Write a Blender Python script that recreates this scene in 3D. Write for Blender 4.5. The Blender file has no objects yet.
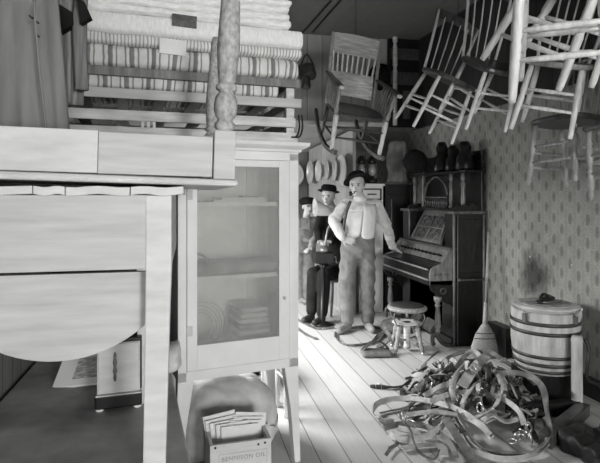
import bpy, bmesh, math, random
from mathutils import Vector as V, Matrix, Euler, noise
random.seed(7)
SC = bpy.context.scene
COL = SC.collection
PI = math.pi
# ---------------------------------------------------------------- survey of the room
# camera stands at (0, 0, 1.5); x runs across the room, y along it
F, HX, HY, CZ = 520.0, 300.0, 195.0, 1.5
FW = V((.2106, .9776, 0)); RT = V((.9776, -.2106, 0))
def W(px, py, d):
    p = FW*d + RT*((px-HX)/F*d); p.z = CZ + (HY-py)/F*d
    return p
def G(px, py, h=0.0):
    return W(px, py, F*(CZ-h)/(py-HY))
XL, XR, Y0, YH, YB, ZC = -.685, 2.93, -4.6, 6.3, 8.05, 3.5

# ---------------------------------------------------------------- materials
def nodes(name):
    m = bpy.data.materials.new(name); m.use_nodes = True
    nt = m.node_tree; b = nt.nodes['Principled BSDF']
    return m, nt, b
def N(nt, t, **k):
    n = nt.nodes.new(t)
    for a, v in k.items(): setattr(n, a, v)
    return n
def math_n(nt, op, a, b=None, c=None):
    n = N(nt, 'ShaderNodeMath', operation=op)
    for i, x in enumerate((a, b, c)):
        if x is None: continue
        if isinstance(x, (int, float)): n.inputs[i].default_value = x
        else: nt.links.new(x, n.inputs[i])
    return n.outputs[0]
def grey(v): return (v, v, v*.985, 1)
def noise_out(nt, vec, scale, detail=4, rough=.55):
    n = N(nt, 'ShaderNodeTexNoise'); n.inputs['Scale'].default_value = scale
    n.inputs['Detail'].default_value = detail; n.inputs['Roughness'].default_value = rough
    nt.links.new(vec, n.inputs['Vector']); return n.outputs[0]
def coords(nt, kind='Object', sc=(1, 1, 1)):
    t = N(nt, 'ShaderNodeTexCoord'); mp = N(nt, 'ShaderNodeMapping'); mp.inputs['Scale'].default_value = sc
    nt.links.new(t.outputs[kind], mp.inputs['Vector']); return mp.outputs[0]
def geo(nt):
    return N(nt, 'ShaderNodeNewGeometry').outputs['Position']
def ramp(nt, fac, stops):
    r = N(nt, 'ShaderNodeValToRGB'); e = r.color_ramp.elements
    e[0].position, e[0].color = stops[0][0], grey(stops[0][1])
    e[1].position, e[1].color = stops[-1][0], grey(stops[-1][1])
    for p, v in stops[1:-1]:
        x = e.new(p); x.color = grey(v)
    nt.links.new(fac, r.inputs[0]); return r.outputs[0]
def bump(nt, b, h, dist=.003, st=.5):
    n = N(nt, 'ShaderNodeBump'); n.inputs['Distance'].default_value = dist; n.inputs['Strength'].default_value = st
    nt.links.new(h, n.inputs['Height']); nt.links.new(n.outputs[0], b.inputs['Normal'])
def M(name, v, var=.25, rough=.6, sc=8, stretch=(1, 1, 1), metal=0, bmp=.0, spec=.4):
    m, nt, b = nodes(name)
    f = noise_out(nt, coords(nt, 'Object', stretch), sc)
    c = ramp(nt, f, [(.3, max(v*(1-var), .002)), (.7, min(v*(1+var), .95))])
    nt.links.new(c, b.inputs['Base Color']); b.inputs['Roughness'].default_value = rough
    b.inputs['Metallic'].default_value = metal; b.inputs['Specular IOR Level'].default_value = spec
    if bmp: bump(nt, b, f, bmp)
    return m
def planks(name, axis, width, lo, hi, gap=.03, line=.3, grain=(1, 1, 1), rough=.6, gv=.35, seed=0.0):
    m, nt, b = nodes(name)
    p = geo(nt); s = N(nt, 'ShaderNodeSeparateXYZ'); nt.links.new(p, s.inputs[0])
    a = math_n(nt, 'DIVIDE', s.outputs[axis], width); a = math_n(nt, 'ADD', a, 100.37+seed)
    fr = math_n(nt, 'FRACT', a); fl = math_n(nt, 'FLOOR', a)
    wn = N(nt, 'ShaderNodeTexWhiteNoise', noise_dimensions='1D'); nt.links.new(fl, wn.inputs['W'])
    mp = N(nt, 'ShaderNodeMapping'); mp.inputs['Scale'].default_value = grain
    ad = N(nt, 'ShaderNodeVectorMath', operation='ADD'); nt.links.new(p, ad.inputs[0])
    cm = N(nt, 'ShaderNodeCombineXYZ'); nt.links.new(math_n(nt, 'MULTIPLY', wn.outputs[0], 9.0), cm.inputs[2]); nt.links.new(cm.outputs[0], ad.inputs[1])
    nt.links.new(ad.outputs[0], mp.inputs[0])
    g = noise_out(nt, mp.outputs[0], 6, 6, .6)
    st = noise_out(nt, p, 1.7, 4)
    k = math_n(nt, 'ADD', math_n(nt, 'MULTIPLY', g, .6), math_n(nt, 'MULTIPLY', wn.outputs[0], gv))
    k = math_n(nt, 'ADD', k, math_n(nt, 'MULTIPLY', math_n(nt, 'SUBTRACT', st, .5), .5))
    c = ramp(nt, k, [(.1, lo), (.85, hi)])
    e = math_n(nt, 'LESS_THAN', math_n(nt, 'MINIMUM', fr, math_n(nt, 'SUBTRACT', 1.0, fr)), gap)
    mx = N(nt, 'ShaderNodeMixRGB', blend_type='MULTIPLY'); nt.links.new(e, mx.inputs[0]); nt.links.new(c, mx.inputs[1]); mx.inputs[2].default_value = grey(line)
    nt.links.new(mx.outputs[0], b.inputs['Base Color']); b.inputs['Roughness'].default_value = rough
    b.inputs['Specular IOR Level'].default_value = .3
    bump(nt, b, math_n(nt, 'MULTIPLY', e, -1.0), .004, .6)
    return m
def wallpaper():
    m, nt, b = nodes('patterned wallpaper')
    p = geo(nt); s = N(nt, 'ShaderNodeSeparateXYZ'); nt.links.new(p, s.inputs[0])
    cw, ch = .092, .175
    u = math_n(nt, 'DIVIDE', s.outputs[1], cw); u = math_n(nt, 'ADD', u, 50.0)
    col = math_n(nt, 'FLOOR', u); fu = math_n(nt, 'SUBTRACT', math_n(nt, 'FRACT', u), .5)
    odd = math_n(nt, 'MULTIPLY', math_n(nt, 'MODULO', col, 2.0), .5)
    w = math_n(nt, 'ADD', math_n(nt, 'DIVIDE', s.outputs[2], ch), odd)
    fv = math_n(nt, 'SUBTRACT', math_n(nt, 'FRACT', w), .5)
    dx = math_n(nt, 'MULTIPLY', fu, cw/.021); dz = math_n(nt, 'MULTIPLY', fv, ch/.045)
    r = math_n(nt, 'ADD', math_n(nt, 'MULTIPLY', dx, dx), math_n(nt, 'MULTIPLY', dz, dz))
    mot = ramp(nt, r, [(.0, .58), (.45, .70), (.85, .6), (1.0, 1.0)])
    stripe = math_n(nt, 'ABSOLUTE', fu); sp = ramp(nt, stripe, [(.30, 1.0), (.38, .9), (.46, .9), (.5, 1.0)])
    fine = noise_out(nt, p, 60, 3)
    big = noise_out(nt, p, 2.2, 5, .65)
    base = ramp(nt, big, [(.3, .25), (.5, .33), (.7, .39)])
    def mul(a, c):
        x = N(nt, 'ShaderNodeMixRGB', blend_type='MULTIPLY'); x.inputs[0].default_value = 1
        nt.links.new(a, x.inputs[1]); nt.links.new(c, x.inputs[2]); return x.outputs[0]
    c = mul(mul(base, mot), sp); c = mul(c, ramp(nt, fine, [(.3, .85), (.7, 1.1)]))
    # soot stain with a shape of its own above the barrel and scattered torn flecks
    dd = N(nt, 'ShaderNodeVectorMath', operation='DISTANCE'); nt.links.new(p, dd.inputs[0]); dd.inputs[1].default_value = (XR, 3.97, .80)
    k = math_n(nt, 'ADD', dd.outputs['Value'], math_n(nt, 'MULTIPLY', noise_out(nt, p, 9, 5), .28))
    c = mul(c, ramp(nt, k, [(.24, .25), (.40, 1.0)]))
    fk = noise_out(nt, p, 16, 2); c2 = N(nt, 'ShaderNodeMixRGB')
    nt.links.new(math_n(nt, 'GREATER_THAN', fk, .77), c2.inputs[0]); nt.links.new(c, c2.inputs[1]); c2.inputs[2].default_value = grey(.7)
    nt.links.new(c2.outputs[0], b.inputs['Base Color']); b.inputs['Roughness'].default_value = .8; b.inputs['Specular IOR Level'].default_value = .2
    return m
def striped(name, period, lo, hi, duty=.5, thin=None):
    m, nt, b = nodes(name)
    s = N(nt, 'ShaderNodeSeparateXYZ'); nt.links.new(coords(nt), s.inputs[0])
    wob = math_n(nt, 'MULTIPLY', noise_out(nt, coords(nt), 9, 2), .02)
    a = math_n(nt, 'ADD', math_n(nt, 'DIVIDE', math_n(nt, 'ADD', s.outputs[0], wob), period), 60.0)
    f = math_n(nt, 'FRACT', a)
    st = [(0, hi), (duty-.02, hi), (duty, lo), (.97, lo), (1, hi)] if not thin else [(0, hi), (.28, hi), (.31, lo), (.36, lo), (.39, hi), (.5, hi), (.53, lo*.8), (.72, lo), (.75, hi), (.86, hi), (.89, lo), (.93, lo), (.96, hi)]
    c = ramp(nt, f, st)
    g = ramp(nt, noise_out(nt, coords(nt), 14, 4), [(.3, .8), (.7, 1.05)])
    x = N(nt, 'ShaderNodeMixRGB', blend_type='MULTIPLY'); x.inputs[0].default_value = 1
    nt.links.new(c, x.inputs[1]); nt.links.new(g, x.inputs[2]); nt.links.new(x.outputs[0], b.inputs['Base Color'])
    b.inputs['Roughness'].default_value = .9; b.inputs['Specular IOR Level'].default_value = .1
    return m
def glass(name):
    m = bpy.data.materials.new(name); m.use_nodes = True; nt = m.node_tree; nt.nodes.clear()
    o = N(nt, 'ShaderNodeOutputMaterial'); t = N(nt, 'ShaderNodeBsdfTransparent'); t.inputs[0].default_value = grey(.92)
    d = N(nt, 'ShaderNodeBsdfDiffuse'); d.inputs[0].default_value = grey(.66)
    g = N(nt, 'ShaderNodeBsdfGlossy'); g.inputs['Roughness'].default_value = .08; g.inputs[0].default_value = grey(.8)
    a = N(nt, 'ShaderNodeMixShader'); a.inputs[0].default_value = .3
    nt.links.new(ramp(nt, noise_out(nt, coords(nt), 5, 5), [(.3, .16), (.7, .26)]), a.inputs[0])
    nt.links.new(t.outputs[0], a.inputs[1]); nt.links.new(d.outputs[0], a.inputs[2])
    c = N(nt, 'ShaderNodeMixShader'); c.inputs[0].default_value = .04
    nt.links.new(a.outputs[0], c.inputs[1]); nt.links.new(g.outputs[0], c.inputs[2]); nt.links.new(c.outputs[0], o.inputs[0])
    return m
m_floor = planks('scrubbed floor boards', 0, .165, .52, .74, .022, .42, (9, .7, 1), .55, .3, .2)
m_hdr = planks('vertical wall boards', 0, .19, .17, .45, .02, .35, (5, 1, .6), .7)
m_back = planks('back wall boards', 0, .16, .14, .32, .03, .3, (7, 1, .6), .7)
m_left = planks('left wall boards', 1, .11, .14, .30, .03, .3, (1, 7, .6), .7)
m_part = planks('partition boards', 1, .17, .22, .46, .02, .5, (1, 7, .6), .7)
m_ceil = planks('smoked ceiling boards', 0, .3, .13, .20, .006, .7, (2, 1, 1), .8, .1)
m_ceil2 = M('limewashed ceiling', .34, .15, .8, 3)
m_paper = wallpaper()
m_upper_shade = planks('dark boards for upper wall shade', 1, .2, .018, .05, .03, .4, (1, 6, .6), .7)  # near-black tone puts the upper wall's shade into the board colour
m_organ3 = M('organ oiled panels', .17, .4, .35, 9, (3, 3, 1), spec=.5)
m_dark_trim = M('dark baseboard', .03, .3, .5, 6)
m_white = M('white enamel paint', .74, .07, .45, 5)
m_white2 = M('worn white paint', .57, .13, .5, 7, (1, 1, 4))
m_leaf = M('bare pale pine', .48, .14, .6, 4, (1, 1, 9))
m_inside = M('white painted cupboard inside', .86, .08, .6, 5)
m_pale = M('pale worn wood', .55, .25, .6, 6, (1, 1, 6))
m_mid = M('middling brown wood', .17, .4, .5, 6, (6, 6, 1))
m_chair = M('worn chair wood', .30, .35, .45, 9, (5, 5, 1))
m_chair2 = M('bright chair wood', .66, .22, .5, 9, (5, 5, 1))
m_darkwood = M('dark varnished wood', .011, .5, .35, 7, (4, 4, 1), spec=.35)
m_organ = M('organ walnut', .014, .5, .3, 9, (3, 3, 1), spec=.4)
m_organ2 = M('organ walnut highlights', .085, .5, .3, 9, (3, 3, 1), spec=.5)
m_oak = M('golden oak grain', .46, .4, .35, 5, (1.2, 6, 14), spec=.6)
m_oakdark = M('dark oak', .06, .5, .35, 6, (8, 2, 2), spec=.6)
m_post = M('flaking painted leg', .36, .4, .6, 55, (1.5, 1.5, 1))
m_black = M('black iron', .015, .4, .5, 12)
m_iron = M('dull grey iron', .22, .35, .4, 12, metal=.6)
m_steel = M('bright steel', .6, .2, .3, 12, metal=.9)
m_pan = M('tinned pan', .40, .35, .35, 4, metal=.25)
m_enamel = M('white enamelled basin', .46, .2, .3, 3)
m_trunk = M('scuffed dark chest lid', .42, .65, .6, 3.0, (1, 1, 1), spec=.3)
m_leather = M('worn leather', .15, .5, .5, 14, bmp=.001)
m_leather_lt = M('pale dry leather', .42, .35, .6, 12, bmp=.001)
m_leather_dk = M('black leather', .05, .5, .4, 14)
m_barrel = M('weathered barrel staves', .44, .3, .6, 7, (2.5, 2.5, .5))
m_rim = M('pale barrel lid', .60, .25, .6, 8)
m_coat = M('grey wool coat', .20, .3, .95, 3, (4, 4, .7), spec=.05)
m_coat2 = M('light striped wool', .20, .5, .95, 4, (12, 12, .6), spec=.05)
m_lining = M('black coat lining', .02, .4, .9, 5, spec=.05)
m_quilt = M('cream quilt cotton', .84, .12, .95, 20, (1, 1, 3), bmp=.004, spec=.05)
m_mat3 = M('white mattress ticking', .84, .1, .95, 26, (3, 1, 1), bmp=.002, spec=.05)
m_tick = striped('narrow striped ticking', .018, .42, .78, .62)
m_stripe = striped('broad striped ticking', .105, .26, .72, .5, True)
m_sack = M('grey burlap', .56, .3, .95, 6, bmp=.004, spec=.05)
m_sack2 = M('pale burlap', .30, .4, .95, 7, bmp=.004, spec=.05)
m_paperw = M('white paper', .78, .06, .8, 6, spec=.1)
m_print = M('printed page', .45, .6, .8, 40, (1, 4, 1), spec=.1)
m_crate = M('pale crate pine', .62, .12, .7, 4, (1, 1, 8))
m_ink = M('black stencil ink', .30, .3, .8, 30, spec=.1)
m_tagdk = M('dark card tag', .10, .6, .7, 22)
m_skin = M('weathered skin', .54, .15, .55, 14)
m_shirt = M('pale work shirt', .66, .12, .9, 12, bmp=.002, spec=.05)
m_vest = M('white waistcoat', .74, .1, .9, 9, (3, 3, .7), bmp=.004, spec=.05)
m_trous = M('grey work trousers', .20, .2, .9, 12, bmp=.002, spec=.05)
m_denim = M('faded overalls', .20, .2, .9, 12, bmp=.002, spec=.05)
m_jacket = M('black jacket', .022, .4, .9, 9, bmp=.004, spec=.1)
m_ltjack = M('light grey jacket', .33, .25, .9, 9, bmp=.004, spec=.05)
m_hat = M('black felt', .014, .3, .9, 9, spec=.1)
m_shoe = M('dusty boot leather', .30, .3, .7, 9)
m_straw = M('broom straw', .46, .3, .8, 8, (30, 30, 1), bmp=.004)
m_glass = glass('dusty cupboard glass')
m_tarp = M('dark tarpaulin', .016, .6, .6, 6, bmp=.01)
m_wire = M('galvanised wire', .62, .2, .4, 9, metal=.3)

# ---------------------------------------------------------------- mesh helpers
class MB:
    def __init__(s): s.bm = bmesh.new()
    def face(s, vs):
        try: return s.bm.faces.new(vs)
        except ValueError: return None
    def box(s, c, size, rot=None):
        sx, sy, sz = [x/2 for x in size]; R = rot.to_matrix() if rot else None
        vs = []
        for x, y, z in ((-1,-1,-1),(1,-1,-1),(1,1,-1),(-1,1,-1),(-1,-1,1),(1,-1,1),(1,1,1),(-1,1,1)):
            p = V((x*sx, y*sy, z*sz)); p = (R @ p if R else p) + V(c); vs.append(s.bm.verts.new(p))
        for f in ((0,3,2,1),(4,5,6,7),(0,1,5,4),(1,2,6,5),(2,3,7,6),(3,0,4,7)): s.face([vs[i] for i in f])
        return s
    def hexa(s, pts):
        vs = [s.bm.verts.new(V(p)) for p in pts]
        for f in ((0,3,2,1),(4,5,6,7),(0,1,5,4),(1,2,6,5),(2,3,7,6),(3,0,4,7)): s.face([vs[i] for i in f])
        return s
    def beam(s, p, q, w, h, up=V((0, 0, 1))):
        p, q = V(p), V(q); t = (q-p).normalized(); a = t.cross(up)
        if a.length < 1e-4: a = t.cross(V((1, 0, 0)))
        a.normalize(); b = a.cross(t).normalized(); a = a*w/2; b = b*h/2
        return s.hexa([p-a-b, p+a-b, q+a-b, q-a-b, p-a+b, p+a+b, q+a+b, q-a+b])
    def loft(s, rings, close=True, loop=False):
        R = [[s.bm.verts.new(p) for p in r] for r in rings]; n = len(R[0])
        m = len(R) if loop else len(R)-1
        for i in range(m):
            A, B = R[i], R[(i+1) % len(R)]
            for j in range(n): s.face([A[j], A[(j+1) % n], B[(j+1) % n], B[j]])
        if close and not loop:
            s.face(R[0][::-1]); s.face(R[-1])
        return s
    def tube(s, pts, r, seg=8, loop=False, flat=1.0):
        pts = [V(p) for p in pts]; n = len(pts)
        rs = r if isinstance(r, (list, tuple)) else [r]*n
        t = (pts[1]-pts[0]).normalized(); a = t.cross(V((0, 0, 1)))
        if a.length < 1e-3: a = t.cross(V((0, 1, 0)))
        a.normalize(); rings = []
        for i in range(n):
            if loop: t = (pts[(i+1) % n]-pts[i-1])
            else: t = pts[min(i+1, n-1)]-pts[max(i-1, 0)]
            if t.length < 1e-9: t = V((0, 0, 1))
            t.normalize(); a = (a - t*a.dot(t))
            if a.length < 1e-6: a = t.orthogonal()
            a.normalize(); b = t.cross(a)
            rings.append([pts[i]+(a*math.cos(2*PI*k/seg)+b*math.sin(2*PI*k/seg)*flat)*rs[i] for k in range(seg)])
        return s.loft(rings, True, loop)
    def turned(s, p, q, prof, seg=12):
        # lathe along p->q; prof holds (fraction along, radius)
        p, q = V(p), V(q)
        t = (q-p).normalized(); a = t.orthogonal().normalized(); b = t.cross(a)
        return s.loft([[p+(q-p)*f+(a*math.cos(2*PI*k/seg)+b*math.sin(2*PI*k/seg))*max(r, .0006) for k in range(seg)] for f, r in prof])
    def ribbon(s, pts, normals, w, th):
        pts = [V(p) for p in pts]; n = len(pts); rings = []
        for i in range(n):
            t = (pts[min(i+1, n-1)]-pts[max(i-1, 0)]).normalized()
            nn = V(normals[i]); nn = nn - t*nn.dot(t)
            if nn.length < 1e-3: nn = t.orthogonal()
            nn.normalize(); sd = t.cross(nn)
            rings.append([pts[i]+sd*w/2+nn*th/2, pts[i]-sd*w/2+nn*th/2, pts[i]-sd*w/2-nn*th/2, pts[i]+sd*w/2-nn*th/2])
        return s.loft(rings)
    def prism(s, pts, d):
        d = V(d); A = [s.bm.verts.new(V(p)) for p in pts]; B = [s.bm.verts.new(V(p)+d) for p in pts]; n = len(A)
        s.face(A[::-1]); s.face(B)
        for i in range(n): s.face([A[i], A[(i+1) % n], B[(i+1) % n], B[i]])
        return s
    def ball(s, c, r, sc=(1, 1, 1), u=12, v=8, rot=None):
        R = rot.to_matrix() if rot else Matrix.Identity(3)
        rings = []
        for i in range(v+1):
            th = PI*i/v; th = min(max(th, .02), PI-.02)
            rings.append([V(c)+R @ V((r*sc[0]*math.sin(th)*math.cos(2*PI*k/u), r*sc[1]*math.sin(th)*math.sin(2*PI*k/u), -r*sc[2]*math.cos(th))) for k in range(u)])
        return s.loft(rings)
    def soft(s, c, size, rad, n=(24, 10, 6), amp=0, freq=4, seed=0, rot=None, sag=None):
        # pillow-like rounded box with a gently uneven surface
        hx, hy, hz = [x/2 for x in size]; grid = {}
        R = rot.to_matrix() if rot else Matrix.Identity(3)
        def vert(i, j, k):
            if (i, j, k) in grid: return grid[i, j, k]
            p = V((-hx+2*hx*i/n[0], -hy+2*hy*j/n[1], -hz+2*hz*k/n[2]))
            q = V((max(-hx+rad, min(hx-rad, p.x)), max(-hy+rad, min(hy-rad, p.y)), max(-hz+rad, min(hz-rad, p.z))))
            dlt = p-q
            if dlt.length > 1e-9: p = q+dlt.normalized()*min(rad, max(abs(dlt.x), abs(dlt.y), abs(dlt.z)))
            if amp:
                nv = noise.noise_vector(p*freq+V((seed, seed*.7, 0))); p = p+V((nv.x, nv.y, nv.z))*amp
            if sag: p = sag(p)
            grid[i, j, k] = s.bm.verts.new(R @ p+V(c)); return grid[i, j, k]
        for i in range(n[0]):
            for j in range(n[1]):
                for k, fl in ((0, 1), (n[2], 0)):
                    q = [vert(i, j, k), vert(i+1, j, k), vert(i+1, j+1, k), vert(i, j+1, k)]; s.face(q[::-1] if fl else q)
        for i in range(n[0]):
            for k in range(n[2]):
                for j, fl in ((0, 0), (n[1], 1)):
                    q = [vert(i, j, k), vert(i+1, j, k), vert(i+1, j, k+1), vert(i, j, k+1)]; s.face(q[::-1] if fl else q)
        for j in range(n[1]):
            for k in range(n[2]):
                for i, fl in ((0, 1), (n[0], 0)):
                    q = [vert(i, j, k), vert(i, j+1, k), vert(i, j+1, k+1), vert(i, j, k+1)]; s.face(q[::-1] if fl else q)
        return s
    def build(s, name, mat, parent=None, smooth=False, bevel=0, org=None):
        bmesh.ops.recalc_face_normals(s.bm, faces=s.bm.faces[:])
        if org is not None: bmesh.ops.translate(s.bm, verts=s.bm.verts[:], vec=-V(org))
        me = bpy.data.meshes.new(name); s.bm.to_mesh(me); s.bm.free()
        if smooth:
            for p in me.polygons: p.use_smooth = True
        me.materials.append(mat)
        o = bpy.data.objects.new(name, me); COL.objects.link(o)
        if parent: o.parent = parent
        if bevel:
            b = o.modifiers.new('edge', 'BEVEL'); b.width = bevel; b.segments = 2; b.limit_method = 'ANGLE'; b.angle_limit = math.radians(40)
        return o
    def single(s, name, mat, label, cat, group=None, smooth=False, bevel=0):
        z = min(v.co.z for v in s.bm.verts); c = sum((v.co for v in s.bm.verts), V())/len(s.bm.verts); c.z = z
        o = s.build(name, mat, None, smooth, bevel, c); o.location = c
        return tag(o, label, cat, group)
def tag(o, label, cat, group=None):
    o['label'] = label; o['category'] = cat
    if group: o['group'] = group
    return o
def thing(name, label, cat, loc, rot=(0, 0, 0), group=None):
    o = bpy.data.objects.new(name, None); COL.objects.link(o); o.empty_display_size = .05
    o.location = loc; o.rotation_euler = rot
    return tag(o, label, cat, group)
def struct(mb, name, mat):
    o = mb.build(name, mat); o['kind'] = 'structure'; return o
def spline(pts, n=8, loop=False):
    pts = [V(p) for p in pts]; out = []; L = len(pts)
    rng = range(L) if loop else range(L-1)
    for i in rng:
        if loop: a, b, c, d = pts[i-1], pts[i], pts[(i+1) % L], pts[(i+2) % L]
        else: a, b, c, d = pts[max(i-1, 0)], pts[i], pts[i+1], pts[min(i+2, L-1)]
        for k in range(n):
            t = k/n
            out.append(.5*((2*b)+(c-a)*t+(2*a-5*b+4*c-d)*t*t+(3*b-a-3*c+d)*t**3))
    if not loop: out.append(pts[-1])
    return out
def circle(c, r, n=24, axis='z', a0=0):
    c = V(c); o = []
    for k in range(n):
        a = a0+2*PI*k/n; x, y = r*math.cos(a), r*math.sin(a)
        o.append(c+(V((x, y, 0)) if axis == 'z' else V((x, 0, y)) if axis == 'y' else V((0, x, y))))
    return o

# ---------------------------------------------------------------- the room
struct(MB().box(((XL+XR)/2, (Y0+YB)/2, -.05), (XR-XL+.4, YB-Y0+.4, .1)), 'floor', m_floor)
WZ0, WZ1 = .75, 2.35
def wall_with_hole(fixed, th, a0, a1, z1, holes, axis):
    m = MB()
    def bx(u0, u1, za, zb):
        if u1-u0 < 1e-4 or zb-za < 1e-4: return
        c = ((u0+u1)/2, fixed, (za+zb)/2) if axis == 'x' else (fixed, (u0+u1)/2, (za+zb)/2)
        sz = (u1-u0, th, zb-za) if axis == 'x' else (th, u1-u0, zb-za)
        m.box(c, sz)
    u = a0
    for h0, h1, hz0, hz1 in holes:
        bx(u, h0, 0, z1); bx(h0, h1, 0, hz0); bx(h0, h1, hz1, z1); u = h1
    bx(u, a1, 0, z1); return m
HOLES_REAR = [(-.35, .65, .6, 2.3), (1.25, 2.45, .6, 2.3)]
HOLE_LEFT = [(-3.4, -2.0, .6, 2.1), (3.75, 5.95, .6, 1.75), (6.55, 7.75, .75, 1.95)]
struct(wall_with_hole(Y0-.05, .1, XL, XR, ZC, HOLES_REAR, 'x'), 'wall_rear', m_hdr)
struct(wall_with_hole(XL-.05, .1, Y0-.1, YB+.1, ZC, HOLE_LEFT, 'y'), 'wall_left', m_left)
struct(MB().box((XR+.05, (Y0+YB)/2, ZC/2), (.1, YB-Y0+.2, ZC)), 'wall_right', m_paper)
struct(MB().box(((XL+XR)/2, YB+.05, ZC/2), (XR-XL, .1, ZC)), 'wall_back', m_back)
struct(MB().box(((XL+XR)/2, YH+.05, (2.37+ZC)/2), (XR-XL, .1, ZC-2.37)), 'wall_header', m_hdr)
struct(MB().box(((XL+XR)/2, YH-.012, 2.395), (XR-XL, .03, .05)), 'trim_1', m_pale)
struct(MB().box(((XL+XR)/2, (Y0+YH)/2, ZC+.05), (XR-XL, YH-Y0+.2, .1)), 'ceiling', m_ceil)
a = V((XL, YH+.1, 2.37)); b = V((XR, YH+.1, 2.37)); c = V((XR, YB, 2.18)); d = V((XL, YB, 2.18)); up = V((0, 0, .06))
struct(MB().hexa([a, b, c, d, a+up, b+up, c+up, d+up]), 'ceiling_back_room', m_ceil2)
struct(MB().box((XR-.008, (Y0+YB)/2, (2.36+ZC)/2), (.016, YB-Y0, ZC-2.36)), 'upper_shade_boards', m_upper_shade)  # boards added over the wallpaper so the upper wall reads as shaded
struct(MB().box((XR-.012, (Y0+YB)/2, .075), (.024, YB-Y0, .15)), 'baseboard_right', m_dark_trim)
for i, (h0, h1, z0, z1) in enumerate(HOLES_REAR):
    m = MB()
    for x in (h0, h1, (h0+h1)/2): m.box((x, Y0, (z0+z1)/2), (.05, .06, z1-z0+.05))
    for z in (z0, z1, (z0+z1)/2): m.box(((h0+h1)/2, Y0, z), (h1-h0, .06, .05))
    struct(m, 'window_%d' % (i+1), m_white)
for i, (h0, h1, z0, z1) in enumerate(HOLE_LEFT):
    m = MB()
    for y in (h0, h1): m.box((XL, y, (z0+z1)/2), (.06, .05, z1-z0+.05))
    for z in (z0, z1): m.box((XL, (h0+h1)/2, z), (.06, h1-h0, .05))
    struct(m, 'window_%d' % (i+3), m_white)
# oblique board partition in the far room carrying the pans
PA, PB_ = W(309, 195, 7.95), W(353, 195, 6.5); PA.z = PB_.z = 0
dirp = (PB_-PA).normalized(); nrm = V((-dirp.y, dirp.x, 0)); nrm = nrm if nrm.dot(FW) < 0 else -nrm
struct(MB().prism([PA, PB_, PB_+V((0, 0, 2.32)), PA+V((0, 0, 2.19))], -nrm*.04), 'wall_partition', m_part)
def pline(px):   # point of the partition face seen at a pixel column
    k = (px-HX)/F; best = None
    for i in range(401):
        p = PA.lerp(PB_, i/400); e = abs(p.dot(RT)/p.dot(FW)-k)
        if best is None or e < best[0]: best = (e, p)
    return best[1]

# ---------------------------------------------------------------- light
def area(name, loc, target, sx, sy, e):
    L = bpy.data.lights.new(name, 'AREA'); L.shape = 'RECTANGLE'; L.size = sx; L.size_y = sy; L.energy = e
    o = bpy.data.objects.new(name, L); COL.objects.link(o); o.location = loc
    o.rotation_euler = (V(target)-V(loc)).to_track_quat('-Z', 'Y').to_euler(); return o
area('daylight_rear_left', (.15, Y0-.25, 1.45), (.15, 5, 1.3), 1.1, 1.8, 70)
area('daylight_rear_right', (1.85, Y0-.25, 1.35), (1.7, 5, 1.2), 1.4, 1.6, 260)
area('daylight_side', (XL-.35, -2.7, 1.5), (2.6, 3.2, .6), 1.4, 1.6, 15)
area('daylight_left_middle', (XL-.75, 4.75, 1.97), (2.0, 4.1, .0), 2.4, .55, 210)
area('daylight_far_room', (XL-.35, 7.15, 1.7), (1.2, 6.6, .2), 1.2, 1.2, 60)
w = bpy.data.worlds.new('overcast sky'); SC.world = w; w.use_nodes = True
w.node_tree.nodes['Background'].inputs[0].default_value = (1, 1, 1, 1); w.node_tree.nodes['Background'].inputs[1].default_value = .25

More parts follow.
